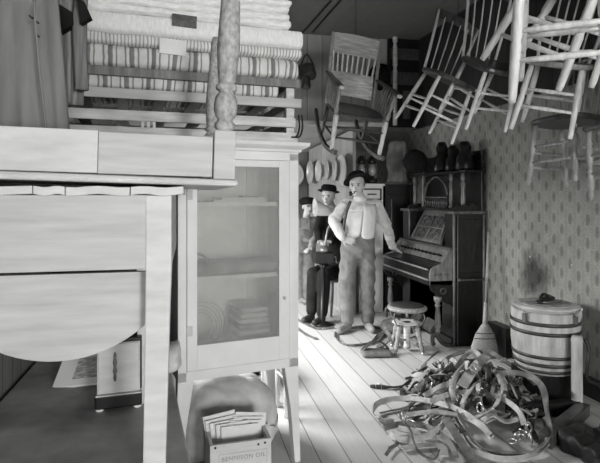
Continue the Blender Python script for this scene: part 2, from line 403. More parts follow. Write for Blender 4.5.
# ---------------------------------------------------------------- chairs
LEGP = [(0, .013), (.06, .016), (.35, .018), (.5, .02), (.55, .016), (.6, .021), (.9, .018), (1, .016)]
FANCY = [(0, .011), (.06, .016), (.12, .012), (.2, .02), (.3, .022), (.36, .014), (.4, .022), (.44, .014), (.6, .02), (.72, .024), (.76, .014), (.8, .022), (.84, .014), (1, .019)]
ZS = .45
def seat_outline(w, dpt, n=28, pw=3.2):
    o = []
    for k in range(n):
        t = 2*PI*k/n; c, s = math.cos(t), math.sin(t)
        o.append((w/2*abs(c)**(2/pw)*(1 if c > 0 else -1), dpt/2*abs(s)**(2/pw)*(1 if s > 0 else -1)))
    return o
def make_chair(label, loc, rot, mat=m_chair2, seatm=None, prof=LEGP, back='spindle', group='wooden chairs hung from the ceiling', wire=True, thick=1.0, name='kitchen_chair', railm=None, scale=1.0):
    t = thing(name, label, 'chair', loc, rot, group); t.scale = (scale,)*3
    z = lambda x, y, h: V((x, y, h-ZS))
    ol = seat_outline(.40, .40)
    m = MB(); m.loft([[V((x*k, y*k, h-ZS)) for x, y in ol] for k, h in ((.9, .42), (.985, .428), (1, .44), (.98, .455), (.8, .452))])
    m.build('seat', seatm or mat, t, False, 0)
    pr = [(f, r*thick) for f, r in prof]
    for sx in (-1, 1):
        MB().turned(z(sx*.18, -.18, 0), z(sx*.145, -.13, .43), pr).build('leg', mat, t, True)
    for sx in (-1, 1):
        MB().turned(z(sx*.17, .21, 0), z(sx*.14, .13, .43), pr).build('leg', mat, t, True)
    rp = [(0, .009), (.3, .011), (.5, .0135), (.7, .011), (1, .009)]; rp = [(f, r*thick) for f, r in rp]
    def at(sx, fy, h):
        k = h/.43
        return z(sx*(.18-.035*k), -.18+.05*k, h) if fy < 0 else z(sx*(.17-.03*k), .21-.08*k, h)
    for h in (.16, .27): MB().turned(at(-1, -1, h), at(1, -1, h), rp, 8).build('rung', mat, t, True)
    for sx in (-1, 1):
        for h in (.13, .23): MB().turned(at(sx, -1, h), at(sx, 1, h), rp, 8).build('rung', mat, t, True)
    MB().turned(at(-1, 1, .2), at(1, 1, .2), rp, 8).build('rung', mat, t, True)
    top = []
    if back == 'spindle':
        for sx in (-1, 1):
            MB().tube([z(sx*.15, .165, .44), z(sx*.165, .20, .6), z(sx*.185, .255, .8), z(sx*.2, .3, .93)], [.013*thick, .014*thick, .013*thick, .011*thick]).build('back_post', mat, t, True)
        pts = [z(x, .30+.02*(1-(x/.2)**2), .9+.02*(1-(x/.2)**2)) for x in [-.21+.42*i/10 for i in range(11)]]
        MB().ribbon(pts, [V((0, -1, .2))]*11, .075, .016).build('crest_rail', railm or mat, t, False, .004)
        for i in range(4):
            x = -.09+.06*i
            MB().tube([z(x, .168, .44), z(x*1.18, .235, .7), z(x*1.3, .305, .9)], [.006*thick, .008*thick, .006*thick], 6).build('spindle', mat, t, True)
    else:
        pts = spline([z(-.155, .16, .44), z(-.18, .21, .62), z(-.17, .26, .8), z(-.09, .295, .92), z(.09, .295, .92), z(.17, .26, .8), z(.18, .21, .62), z(.155, .16, .44)], 6)
        MB().tube(pts, .012*thick).build('bow', mat, t, True)
        for i in range(5):
            x = -.1+.05*i
            MB().tube([z(x, .165, .44), z(x*1.1, .285-.05*abs(x)*4, .92-abs(x)*.5)], .0065*thick, 6).build('spindle', mat, t, True)
    if wire:
        Mx = Matrix.Translation(V(loc)) @ Euler(rot).to_matrix().to_4x4() @ Matrix.Scale(scale, 4); inv = Mx.inverted()
        p = z(0, .30, .915); q = Mx @ p; q2 = V((q.x, q.y, ZC))
        MB().tube([p, inv @ q2], .0022, 5).build('hanging_wire', m_black, t)
    return t
R = math.radians
def rot3(a, b, c): return (R(a), R(b), R(c))
make_chair('spindle-back kitchen chair tipped forward in the air, hung just right of the big rocking chair', (2.002, 3.744, 2.415), rot3(19, 19.5, 6.3), seatm=m_oakdark, railm=m_oakdark, thick=.85)
make_chair('spindle-back kitchen chair hanging between the rocking chair and the pale close-up chair legs', (2.191, 3.444, 2.46), rot3(29.5, .7, 8.2), seatm=m_oakdark, railm=m_oakdark, thick=.85)
make_chair('bow-back chair with a pale seat edge, hung behind the large bright chair legs', (2.362, 2.948, 2.363), rot3(14.3, 13.7, -41.2), back='bow', seatm=m_chair, railm=m_oakdark)
make_chair('nearest and brightest chair, only its thick pale legs and rungs showing at top right', (1.40, 1.729, 2.353), rot3(23.9, .3, -38.2), m_chair2, thick=1.08)
make_chair('steeply slanted pale chair at the top right edge, behind the nearest legs', (1.93, 2.23, 2.605), rot3(30.1, -9.9, 28.6), m_chair2, thick=1.0, scale=1.17)
make_chair('dim turned-leg chair hanging low against the patterned wallpaper above the barrel', (2.56, 3.132, 2.02), rot3(-1.9, -3.6, 284.7), m_chair, seatm=m_oakdark, prof=FANCY, back='bow')
make_chair('dim turned-leg chair cut off by the right edge, hanging low on the wallpaper', (2.568, 2.649, 1.955), rot3(10, -3.9, 271.8), m_chair, seatm=m_oakdark, prof=FANCY, back='bow')
a_, b_, c_ = W(265, 195, 3.75), W(277.5, 195, 3.68), W(286.5, 195, 3.5)
t = thing('towel_rack', 'pale wooden rack with two turned legs on the floor behind the white cupboard', 'rack', (b_.x, b_.y, 0)); o3 = t.location
MB().box((a_.x, a_.y, .3), (.055, .03, .6)).build('flat_post', m_pale, t, bevel=.003, org=o3)
for p in (b_, c_): MB().turned((p.x, p.y, 0), (p.x, p.y, .6), [(0, .014), (.04, .02), (.08, .013), (.12, .02), (.45, .017), (.5, .013), (.53, .026), (.58, .03), (.63, .024), (.66, .013), (.72, .024), (1, .022)], 12).build('turned_leg', m_chair2, t, True, org=o3)
for z in (.25, .52): MB().tube([(a_.x, a_.y, z), (b_.x, b_.y, z), (c_.x, c_.y, z)], .011, 8).build('rail', m_pale, t, True, org=o3)

# big rocking chair
def rocking():
    t = thing('rocking_chair', 'large oak rocking chair with slatted back, hung high in the middle of the room', 'rocking chair', (1.578, 4.797, 2.311), rot3(24.1, 5.5, 3.2))
    z = lambda x, y, h: V((x, y, h-.42))
    by = lambda h: .20+(h-.42)*.35
    ol = seat_outline(.52, .50)
    MB().loft([[V((x*k, y*k, h-.42)) for x, y in ol] for k, h in ((.94, .395), (1, .405), (1, .425), (.96, .435))]).build('seat', m_oakdark, t)
    for sx in (-1, 1):
        MB().turned(z(sx*.245, by(.4)-.02, .42), z(sx*.255, by(1.07), 1.07), [(0, .017), (.15, .022), (.18, .015), (.3, .02), (.6, .017), (.63, .022), (.66, .016), (.97, .016), (1, .01)]).build('back_post', m_chair, t, True)
    n = 12
    def curved(x0, x1, hz0, hz1, name, mat, scal=0):
        g = []
        for i in range(n+1):
            u = i/n*2-1; x = x0+(x1-x0)*i/n; dy = .045*(1-u*u)
            top = hz1+scal*(.6*(1-u*u)+.4*math.exp(-((abs(u)-.85)/.13)**2)*.6)
            g.append((V((x, by(hz0)+dy, hz0-.42)), V((x, by(top)+dy, top-.42))))
        th = V((0, .02, -.006)); m = MB()
        m.loft([[a, b, b+th, a+th] for a, b in g]); m.build(name, mat, t, False, .003)
    curved(-.255, .255, .885, 1.06, 'crest_rail', m_oak, .03)
    curved(-.225, .225, .50, .72, 'back_panel', m_oak)
    for i in range(9):
        u = -1+.25*i; x = .21*u; dy = .045*(1-u*u)
        MB().turned(z(x, by(.71)+dy+.012, .71), z(x*1.08, by(.9)+dy+.012, .9), [(0, .009), (.2, .012), (.5, .009), (.8, .012), (1, .009)], 8).build('spindle', m_chair2, t, True)
    for sx in (-1, 1):
        MB().turned(z(sx*.24, -.27, .09), z(sx*.25, -.21, .41), [(0, .017), (.1, .022), (.5, .021), (.9, .026), (1, .022)]).build('leg', m_chair2, t, True)
        MB().turned(z(sx*.255, -.21, .42), z(sx*.275, -.2, .67), [(0, .018), (.2, .024), (.3, .014), (.6, .022), (.7, .014), (.9, .02), (1, .014)]).build('arm_post', m_chair, t, True)
        MB().turned(z(sx*.22, .2, .10), z(sx*.22, .18, .41), [(0, .015), (.5, .019), (1, .017)]).build('leg', m_oakdark, t, True)
        pts = [z(sx*.28, -.28, .675), z(sx*.285, -.15, .69), z(sx*.275, .05, .69), z(sx*.26, by(.7), .70)]
        MB().ribbon(spline(pts, 5), [V((0, 0, 1))]*16, .055, .022).build('arm', m_oakdark, t, False, .006)
        MB().ball(z(sx*.28, -.285, .675), .03, (1, .7, .6)).build('arm_knob', m_chair2, t, True)
        for k in range(5):
            f = .13+.15*k; y = -.2+f*.40
            MB().turned(z(sx*.25, y, .43), z(sx*.275, y, .685), [(0, .008), (.3, .012), (.5, .008), (.75, .012), (1, .008)], 8).build('arm_spindle', m_chair, t, True)
        pts = [z(sx*.235, -.40, .105), z(sx*.235, -.27, .075), z(sx*.235, -.05, .055), z(sx*.23, .15, .075), z(sx*.225, .38, .14), z(sx*.222, .58, .25)]
        MB().ribbon(spline(pts, 6), [V((0, -.2, 1))]*31, .03, .045).build('rocker', m_oakdark, t, False, .006)
    for h in (.2, .3): MB().turned(z(-.245, -.24, h), z(.245, -.24, h), [(0, .009), (.5, .015), (1, .009)], 8).build('rung', m_oakdark, t, True)
    for sx in (-1, 1): MB().turned(z(sx*.24, -.25, .2), z(sx*.22, .19, .2), [(0, .009), (.5, .013), (1, .009)], 8).build('rung', m_oakdark, t, True)
    MB().turned(z(-.22, .19, .18), z(.22, .19, .18), [(0, .009), (.5, .013), (1, .009)], 8).build('rung', m_oakdark, t, True)
    Mx = Matrix.Translation(t.location) @ Euler(t.rotation_euler).to_matrix().to_4x4()
    p = z(0, by(1.06)+.055, 1.07); q = Mx @ p
    MB().tube([p, Mx.inverted() @ V((q.x, q.y, ZC))], .003, 5).build('hanging_wire', m_black, t)
rocking()

# ---------------------------------------------------------------- left foreground: chest, white table, upturned table
t = thing('wooden_chest', 'long low dark chest with a scuffed lid under the white drop-leaf table', 'chest', (-.34, 1.75, 0))
o3 = t.location
def quad_slab(m, xl, xr0, xr1, y0, y1, z0, z1):
    return m.hexa([(xl, y0, z0), (xr0, y0, z0), (xr1, y1, z0), (xl, y1, z0), (xl, y0, z1), (xr0, y0, z1), (xr1, y1, z1), (xl, y1, z1)])
quad_slab(MB(), -.67, .055, -.105, 1.02, 2.64, .715, .75).build('lid', m_trunk, t, bevel=.008, org=o3)
quad_slab(MB(), -.66, .03, -.13, 1.05, 2.62, 0, .714).build('body', m_darkwood, t, bevel=.006, org=o3)

TY = 1.385
t = thing('drop_leaf_table', 'white drop-leaf table with a half-round hanging leaf, at left front', 'table', (-.3, TY+.28, .75)); o3 = t.location
def rx(px, y):   # room x on plane y seen at pixel column
    k = (px-HX)/F; return y*(.2106+k*.9776)/(.9776-k*.2106)
def rz(px, py, y):
    k = (px-HX)/F; d = y/(.9776-k*.2106); return CZ+(HY-py)/F*d
xl_ = -.655; xr_ = rx(171, TY); tz = 1.50
MB().box(((xl_+xr_)/2, TY+.0125, 1.405), (xr_-xl_, .025, .19)).build('apron', m_leaf, t, bevel=.003, org=o3)
MB().box(((xl_+xr_)/2, TY+.6, 1.405), (xr_-xl_, .025, .19)).build('apron', m_leaf, t, org=o3)
for x in (xl_+.0125, xr_-.0125): MB().box((x, TY+.31, 1.405), (.025, .55, .19)).build('side_apron', m_leaf, t, org=o3)
for x, y in ((xr_-.031, TY+.03), (xl_+.02, TY+.03), (xr_-.105, TY+.585), (xl_+.005, TY+.42)):
    m = MB(); m.loft([[V((x+sx*w-lean*(1.31-min(z, 1.31)), y+sy*w, z)) for sx, sy in ((-1,-1),(1,-1),(1,1),(-1,1))] for lean in (.022 if x > 0 or x == xr_-.031 else 0,) for z, w in ((.75, .028), (1.2, .031), (1.31, .0325), (1.499, .0325))])
    m.build('leg', m_white2, t, bevel=.003, org=o3)
bx0 = xl_-.02; cuts = [rx(-30, TY), rx(35, TY), rx(67, TY), rx(131, TY), rx(184, TY-.02)]
prev = bx0; k = 0
for cx in cuts[1:]:
    m = MB(); n = 6
    rings = []
    for i in range(n+1):
        x = prev+.001+(cx-prev-.002)*i/n; dz = .003*math.sin(i*1.3+k*2)
        rings.append([V((x, TY-.022, 1.5+dz)), V((x, TY+.64, 1.5)), V((x, TY+.64, 1.521)), V((x, TY-.022, 1.521+dz*.6))])
    m.loft(rings).build('top_board', m_white2, t, bevel=.002, org=o3); prev = cx; k += 1
yc = TY+.055; cxl = rx(58, yc); czl = rz(58, 238, yc); rad = .318
pts = [V((max(xl_+.01, min(xr_-.012, cxl+rad*math.cos(a))), yc, min(1.292, czl+rad*math.sin(a)))) for a in [PI+PI*i/40 for i in range(41)]]
pts = [V((min(cxl+rad, xr_-.012), yc, 1.296)), V((max(cxl-rad, xl_+.01), yc, 1.296))] + pts
MB().prism(pts, (0, .018, 0)).build('drop_leaf', m_leaf, t, bevel=.003, org=o3)

# upturned table lying on it
t = thing('upturned_table', 'turned-leg table lying upside down on top of the white drop-leaf table', 'table', (-.22, TY+.5, 1.523)); o3 = t.location.copy(); t.rotation_euler = (0, R(1.4), 0); t.location.z += .0072
UY = TY-.045; ux = rx(238, UY)
m = MB(); yb = UY+1.05
m.hexa([(-.66, UY, 1.526), (ux, UY, 1.523), (ux, yb, 1.523), (-.66, yb, 1.526), (-.66, UY, 1.547), (ux, UY, 1.540), (ux, yb, 1.540), (-.66, yb, 1.547)])
m.build('table_top', m_white2, t, bevel=.008, org=o3)
ay = UY+.022; j = rx(97, ay); er = rx(212, ay); lx = rx(224, ay)
MB().box(((-.64+j)/2, ay+.012, 1.600), (j+.64-.001, .024, .106)).build('apron_board', m_white2, t, bevel=.002, org=o3)
MB().box(((er+j)/2, ay+.012, 1.598), (er-j-.001, .024, .104)).build('apron_board', m_leaf, t, bevel=.002, org=o3)
ys2 = ay+.93
MB().box((er-.01, (ay+ys2)/2, 1.60), (.024, ys2-ay-.08, .11)).build('side_apron', m_white2, t, org=o3)
MB().box(((er-.64)/2, ys2, 1.60), (er+.60, .024, .11)).build('back_apron', m_white2, t, org=o3)
UP = [(0, .026), (.008, .021), (.016, .027), (.04, .027), (.05, .020), (.062, .0195), (.075, .026), (.105, .031), (.14, .0315), (.175, .028), (.198, .020), (.206, .0195), (.214, .028), (.232, .0285), (.242, .0225), (.25, .022), (.30, .0255), (.43, .0305), (.6, .027), (.85, .021), (.97, .018), (1, .012)]
for (x, y) in ((lx, ay+.03), (lx, ys2-.0)):
    lg = MB().box((x, y, 1.605), (.056, .056, .128)).build('leg_block', m_leaf, t, bevel=.003, org=o3)
    MB().turned((x, y, 1.669), (x+.012, y+.01, 2.19), UP, 16).build('turned_leg', m_post, t, True, org=o3)
for (x, y) in ((-.61, ay+.03), (-.61, ys2)):
    MB().box((x, y, 1.605), (.056, .056, .128)).build('leg_block', m_leaf, t, bevel=.003, org=o3)
    MB().turned((x, y, 1.669), (x, y, 2.19), UP, 16).build('turned_leg', m_post, t, True, org=o3)

# things on the chest
c = W(119, 195, 1.86); t = thing('mantel_box', 'small upright wooden box with a knob ornament and white feet on the dark chest', 'box', (c.x, c.y, .75), (0, 0, R(6)))
MB().box((0, 0, .148), (.142, .10, .175)).build('case', m_pale, t, bevel=.003)
MB().box((0, -.052, .15), (.132, .006, .165)).build('front_panel', m_white2, t, bevel=.002)
MB().box((.0, .003, .244), (.155, .115, .014)).build('lid', m_darkwood, t, bevel=.003)
MB().box((0, 0, .0335), (.155, .12, .046)).build('base', m_darkwood, t, bevel=.006)
MB().box((0, -.004, .058), (.15, .116, .004)).build('base_moulding', m_pale, t)
m = MB(); m.turned((-.012, -.058, .105), (-.012, -.058, .205), [(0, .003), (.12, .006), (.25, .004), (.35, .008), (.5, .004), (.65, .008), (.8, .004), (.9, .006), (1, .002)]); m.build('knob_ornament', m_iron, t, True)
for sx in (-1, 1):
    for sy in (-1, 1): MB().ball((sx*.062, sy*.045, .009), .014, (1.1, 1, .65)).build('foot', m_paperw, t, True)
MB().box((.0745, 0, .15), (.006, .08, .17)).build('side_panel', m_darkwood, t)
c = G(84, 371, .79)
t = thing('newspaper', 'folded newspaper lying on the dark chest beside the small upright box', 'newspaper', (c.x, c.y, .797), (R(34), R(-6), R(-12)))
MB().box((0, 0, .006), (.20, .16, .004)).build('sheet', m_paperw, t)
MB().box((0, 0, .002), (.205, .165, .003)).build('lower_sheet', m_paperw, t)
MB().box((.02, .0, .0085), (.10, .10, .0008)).build('printed_picture', m_print, t)
p = G(143, 398, .75)
MB().soft((p.x+.02, p.y+.12, .79), (.05, .12, .07), .02, (6, 6, 6), .006, 20).single('cloth_bundle', m_sack2, 'crumpled pale rag on the chest between the small upright box and table leg', 'rag', smooth=True)
p = W(173, 195, 2.2)
MB().soft((p.x-.005, p.y, .815), (.075, .12, .125), .04, (8, 8, 8), .015, 12, 3).single('canvas_bag', m_sack, 'small grey canvas bag on the chest edge behind the white table leg', 'bag', smooth=True)

# coats
def coat(label, base_pts, top_c, top_r, hem, mat, folds, seed, n=48, zs=10):
    pass
def drape(m, rings, n=56, folds=7, depth=.16, seed=0):
    R_ = []
    for (c, a, b, fd) in rings:
        r = []
        for k in range(n):
            th = 2*PI*k/n; f = 1+fd*(math.sin(folds*th+seed)+.5*math.sin(2.3*folds*th+seed*2+c[2]*2))
            r.append(V((c[0]+a*f*math.cos(th), c[1]+b*f*math.sin(th), c[2])))
        R_.append(r)
    m.loft(R_); return m
def hang_cord(t, p, q): MB().tube([p, q], .003, 5).build('hanging_cord', m_black, t, org=t.location)
c0 = W(12, 195, 1.72)
t = thing('wool_coat', 'long grey wool coat hanging at the left edge of the picture', 'coat', (c0.x, c0.y, 1.69)); o3 = t.location
m = MB(); rg = []
for i in range(11):
    f = i/10; zz = 1.69+.75*f
    rg.append(((c0.x-.002-.012*f, c0.y+.02*f, zz), .140-.02*f-(.05 if i == 10 else 0), .085-.02*f, .17*(1-f)+.05))
drape(m, rg, n=90, folds=3, seed=1.2).build('body', m_coat, t, True, org=o3)
for px, py, s in ((31, 17, .012), (37, 22, .01), (38, 36, .008)):
    q = W(px, py, 1.632); MB().box(q, (s, .012, .005), Euler((0, R(35), 0))).build('buttonhole', m_black, t, org=o3)
pts = [W(px, py, 1.628) for px, py in ((34, 0), (36, 30), (40, 75), (46, 128))]
MB().tube(spline(pts, 5), .004, 6).build('front_seam', m_coat, t, True, org=o3)
hang_cord(t, V((c0.x-.01, c0.y+.02, 2.4)), V((c0.x-.01, c0.y+.02, ZC)))
c0 = W(66, 195, 1.95)
t = thing('dark_jacket', 'rumpled striped jacket with a dark lining hanging right of the grey coat', 'jacket', (c0.x, c0.y, 1.83)); o3 = t.location
m = MB(); rg = []
for i in range(9):
    f = i/8; zz = 1.84+.55*f
    rg.append(((c0.x-.01+.0*f, c0.y+.03*f, zz), .05+.015*f, .05, .24*(1-f)+.06))
drape(m, rg, n=80, folds=5, seed=.4).build('body', m_coat2, t, True, org=o3)
sl = [W(83, -20, 1.92), W(80, 15, 1.90), W(80, 50, 1.9), W(82, 90, 1.9)]
MB().tube(spline(sl, 6), [.024]*6+[.026]*6+[.024]*7, 10).build('sleeve', m_coat2, t, True, org=o3)
sl = [W(56, 30, 1.89), W(55, 60, 1.9), W(57, 104, 1.92)]
MB().tube(spline(sl, 6), [.022]*13, 10).build('sleeve', m_coat2, t, True, org=o3)
a, b, c, d, e = [W(px, py, 1.875) for px, py in ((46, -4), (72, 12), (74, 24), (58, 33), (47, 37))]
MB().prism([a, b, c, d, e], FW*.03).build('lining', m_lining, t, org=o3)
a, b, c, d = [W(px, py, 1.85) for px, py in ((76, -5), (82, 0), (90, 18), (80, 24))]
MB().prism([a, b, c, d], FW*.025).build('lapel', m_lining, t, org=o3)
hang_cord(t, V((c0.x, c0.y+.03, 2.35)), V((c0.x, c0.y+.03, ZC)))

# ---------------------------------------------------------------- white glazed cupboard
HR = R(11.45)
HL = V((.274, 2.811, 0))
t = thing('glazed_cupboard', 'tall white cupboard on legs with one glass door, left of the doorway', 'cupboard', HL, (0, 0, HR))
hw, hd = .335, .42
zb, zt = .54, 1.70
MB().box((-hw+.012, hd/2, (zb+zt)/2), (.024, hd, zt-zb)).build('side_panel', m_inside, t, bevel=.002)
MB().box((hw-.012, hd/2, (zb+zt)/2), (.024, hd, zt-zb)).build('side_panel', m_inside, t, bevel=.002)
MB().box((0, hd-.008, (zb+zt)/2), (2*hw-.05, .016, zt-zb)).build('back_panel', m_inside, t)
MB().box((0, hd/2, .62), (2*hw-.05, hd-.03, .02)).build('floor_board', m_inside, t)
MB().box((0, hd/2, 1.45), (2*hw-.05, hd-.06, .022)).build('shelf', m_inside, t)
MB().box((0, hd/2, 1.055), (2*hw-.05, hd-.06, .022)).build('shelf', m_inside, t)
for x in (.19,): MB().box((x, hd-.02, (zb+zt)/2), (.05, .012, zt-zb)).build('back_batten', m_white, t)
# face frame
m = MB(); m.box((-hw+.022, -.011, (zb+1.73)/2), (.044, .022, 1.73-zb)); m.box((hw-.028, -.011, (zb+1.73)/2), (.056, .022, 1.73-zb)); m.box((0, -.011, 1.715), (2*hw, .022, .05)); m.box((0, -.011, .565), (2*hw, .022, .05))
m.build('face_frame', m_white, t, bevel=.002)
# door
gl, gr, g0, g1 = -hw+.098, hw-.118, .722, 1.652
d0, d1, dz0, dz1 = -hw+.046, hw-.058, .592, 1.688
m = MB(); yd = -.013
m.box(((d0+gl)/2, yd, (dz0+dz1)/2), (gl-d0, .026, dz1-dz0)); m.box(((gr+d1)/2, yd, (dz0+dz1)/2), (d1-gr, .026, dz1-dz0))
m.box(((gl+gr)/2, yd, (dz0+g0)/2), (gr-gl, .026, g0-dz0)); m.box(((gl+gr)/2, yd, (g1+dz1)/2), (gr-gl, .026, dz1-g1))
dr = m.build('door', m_white, t, bevel=.002)
MB().box(((gl+gr)/2, -.008, (g0+g1)/2), (gr-gl+.01, .004, g1-g0+.01)).build('glass_pane', m_glass, dr)
MB().ball((d1-.03, -.034, .93), .010).build('door_catch', m_pale, dr, True)
for z in (1.5, .8): MB().box((d0+.012, -.029, z), (.03, .006, .05)).build('hinge', m_white2, dr)
# cornice
m = MB()
pf = [(0, 1.735), (.012, 1.74), (.016, 1.752), (.035, 1.762), (.048, 1.772), (.052, 1.79)]
rings = [[V((-hw-o_, -.02-o_, z)), V((hw+o_, -.02-o_, z)), V((hw+o_, hd, z)), V((-hw-o_, hd, z))] for o_, z in pf]
m.loft(rings).build('cornice', m_white, t)
for sx in (-1, 1):
    for y in (.0, hd-.05):
        x1 = sx*hw; m = MB()
        m.loft([[V((x1+sx*o_-sx*w_, y-.018, z)), V((x1+sx*o_, y-.018, z)), V((x1+sx*o_, y+.04, z)), V((x1+sx*o_-sx*w_, y+.04, z))] for z, o_, w_ in ((0, .014, .034), (.3, .006, .05), (.54, .0, .082))])
        m.build('leg', m_white, t, bevel=.002)
# contents (rest on its shelves)
HM = Matrix.Translation(HL) @ Matrix.Rotation(HR, 4, 'Z')
def H(x, y, z): return HM @ V((x, y, z))
def hut(mb, name, mat, label, cat, loc, group=None, smooth=False, bevel=0):
    o = mb.build(name, mat, None, smooth, bevel); o.location = H(*loc); o.rotation_euler = (0, 0, HR); return tag(o, label, cat, group)
for i in range(2):
    hut(MB().box((0, 0, .006), (.30-.05*i, .22, .012)), 'paper_stack', m_paperw, ['flat sheet of papers lowest on the top shelf behind glass', 'smaller sheaf of papers lying on the top shelf pile behind glass'][i], 'papers', (.02+.02*i, .17, 1.4615+.0125*i), bevel=.002)
hut(MB().box((0, 0, .017), (.10, .1, .034)), 'flat_box', m_pale, 'small grey flat box at the right of the top shelf papers', 'box', (.13, .25, 1.4615), bevel=.003)
hut(MB().soft((0, 0, .03), (.52, .26, .06), .025, (30, 10, 5), .012, 9, 5), 'folded_cloth', m_sack2, 'flattened heap of grey cloth on the middle cupboard shelf', 'cloth', (.03, .17, 1.069), smooth=True)
hut(MB().tube(circle((0, 0, .06), .06, 22, 'y'), .006, 8, True), 'hoop_handle', m_iron, 'dark ring standing on the middle shelf by the left door stile', 'ring', (-.22, .06, 1.065), smooth=True)
for i in range(6):
    hh = [.06, .045, .03, .03, .035, .025][i]; zz = .631+sum([.06, .045, .03, .03, .035, .025][:i])+.001*i
    wds = ['bottom', 'second from bottom', 'third from bottom', 'fourth from bottom', 'fifth from bottom', 'top'][i]
    hut(MB().soft((0, 0, hh/2), (.20-.008*i, .24, hh), hh*.4, (8, 8, 4), .003, 10, i), 'folded_linen', [m_inside, m_white2, m_sack2, m_white2, m_pale, m_white2][i], 'folded linen in the cupboard, %s of its pile' % wds, 'linen', (.12, .22, zz), 'linens stacked at the cupboard bottom', smooth=True)
m = MB(); rnd = random.Random(3)
for k in range(5):
    r_ = .075+.018*k; e = Euler((R(90+rnd.uniform(-25, 25)), R(rnd.uniform(-30, 30)), R(rnd.uniform(-20, 20))))
    m.tube([e.to_matrix() @ p+V((0, 0, .15)) for p in circle((0, 0, 0), min(r_, .145), 28)], .0032, 5, True)
hut(m, 'wire_coil', m_wire, 'loose coil of thin wire at the lower left behind the glass', 'wire', (-.19, .13, .632), smooth=True)

# dark wardrobe carrying the other end of the mattresses
t = thing('dark_wardrobe', 'tall dark wardrobe in shadow behind the coats and left of the cupboard', 'wardrobe', (-.39, 3.0, 0)); o3 = t.location
MB().box((-.39, 3.02, .895), (.54, .5, 1.79)).build('case', m_darkwood, t, bevel=.004, org=o3)
for sx in (-1, 1):
    dr = MB().box((-.39+sx*.133, 2.765, .9), (.255, .016, 1.6)).build('door', m_darkwood, t, bevel=.004, org=o3)
    MB().ball((-.39+sx*.03, 2.75, .95), .012).build('knob', m_iron, dr, True, org=o3)

# bed frames and bedding on top of cupboard and wardrobe
BR = R(6); B0 = V((.597, 2.83, 1.792))   # right front foot of the stack
BM = Matrix.Translation(B0) @ Matrix.Rotation(BR, 4, 'Z')
LEN, DEP = 1.255, .62
def bed(name, label, z, cat='bed frame', group=None):
    t = thing(name, label, cat, BM @ V((-LEN/2, 0, z)), (0, 0, BR), group); return t
rails = [(0, .052, m_pale, .0), (.083, .052, m_pale, -.012), (.193, .05, m_leaf, .022), (.305, .045, m_mid, .014)]
rl = ['lowest wooden bed frame, lying on the cupboard top', 'second wooden bed frame up from the cupboard top', 'third wooden bed frame up, with the brightest front rail', 'top wooden bed frame, right under the striped mattress']
for i, (z, h, mt, ex) in enumerate(rails):
    t = bed('slatted_bed', rl[i], z, group='bed frames stacked above the cupboard')
    L2 = LEN/2
    MB().box((ex/2, .012, h/2), (LEN+ex, .024, h)).build('front_rail', mt, t, bevel=.003)
    MB().box((ex/2, DEP-.012, h/2), (LEN+ex, .024, h)).build('back_rail', m_mid, t)
    for x in (-L2+.02, L2-.03): MB().box((x, DEP/2, h/2), (.03, DEP-.05, h)).build('end_rail', m_mid, t)
    for k in range(6 if i < 3 else 0): MB().box((-L2+.14+.19*k, DEP/2, h*.5), (.06, DEP-.05, .012)).build('slat', m_mid, t)
    nz = (rails[i+1][0] if i < 3 else None)
    if nz and nz-z-h > .004:
        for x in (-L2+.03, L2-.035):
            for y in (.05, DEP-.05): MB().box((x, y, (h+nz-z)/2), (.045, .045, nz-z-h-.001)).build('spacer_block', m_pale, t)
    if i == 1:
        for dx in (0, .018):
            pts = [(L2+.005+dx, .0, .07), (L2+.008+dx, -.005, .0), (L2-.01+dx, -.01, -.05), (L2-.04+dx, -.012, -.055)]
            MB().tube(spline(pts, 5), .005, 6).build('iron_leg', m_black, t, True)
        for k in range(3): MB().box((-L2+.43+.028*k, .03, -.005-.006*k), (.014, .02, .062-.01*k)).build('peg', m_white2, t)
def mattress(label, z0, z1, mat, x0, x1, dep, rad, amp, freq, seed, name='mattress', cat='mattress', grp='mattresses and quilts piled above the cupboard', fy=0):
    m = MB(); L = x1-x0
    m.soft((0, dep/2, 0), (L, dep, z1-z0), rad, (70, 12, 8), amp, freq, seed)
    o = m.build(name, mat, None, True); o.location = BM @ V(((x0+x1)/2, fy, (z0+z1)/2)); o.rotation_euler = (0, 0, BR)
    return tag(o, label, cat, grp)
mattress('broad-striped mattress at the bottom of the bedding pile', .352, .468, m_stripe, -LEN, .022, DEP, .045, .006, 8, 1)
mattress('broad-striped mattress sagging in the gap between the upper two bed frames', .247, .35, m_stripe, -LEN+.06, -.09, DEP-.08, .04, .006, 8, 9, fy=.035)
mattress('narrow-striped thin mattress, second up in the bedding pile', .468, .525, m_tick, -LEN, .036, DEP, .026, .005, 7, 2)
mattress('thick white mattress jutting out at the right of the bedding pile', .525, .632, m_mat3, -LEN, .045, DEP, .035, .005, 9, 3)
ql = ['lowest cream quilt, lying on the thick white mattress', 'second cream quilt up in the bedding pile', 'third cream quilt up in the bedding pile', 'fourth cream quilt up in the bedding pile', 'fifth cream quilt up, just under the top edge of the picture', 'topmost cream quilt, cut off by the picture edge']
for i in range(6):
    mattress(ql[i], .632+.04*i, .632+.04*i+.041, m_quilt, -LEN+.005*(i % 2), -.03-.007*(i % 3), DEP-.02, .019, .009, 14, 5+i, 'quilt', 'quilt')
def tag_card(px, py, w, h, mat, label, fy):
    # cards pinned to the bedding front
    k = None
    for i in range(1201):
        p = BM @ V((-LEN*i/1200, fy, 0)); e = abs(HX+F*p.dot(RT)/p.dot(FW)-px)
        if k is None or e < k[0]: k = (e, p)
    p = k[1]; p.z = CZ+(HY-py)/F*p.dot(FW)
    o = MB().box((0, 0, 0), (w, .004, h), Euler((0, R(2), 0))).build('paper_tag', mat); o.location = p; o.rotation_euler = (0, 0, BR)
    return tag(o, label, 'tag')
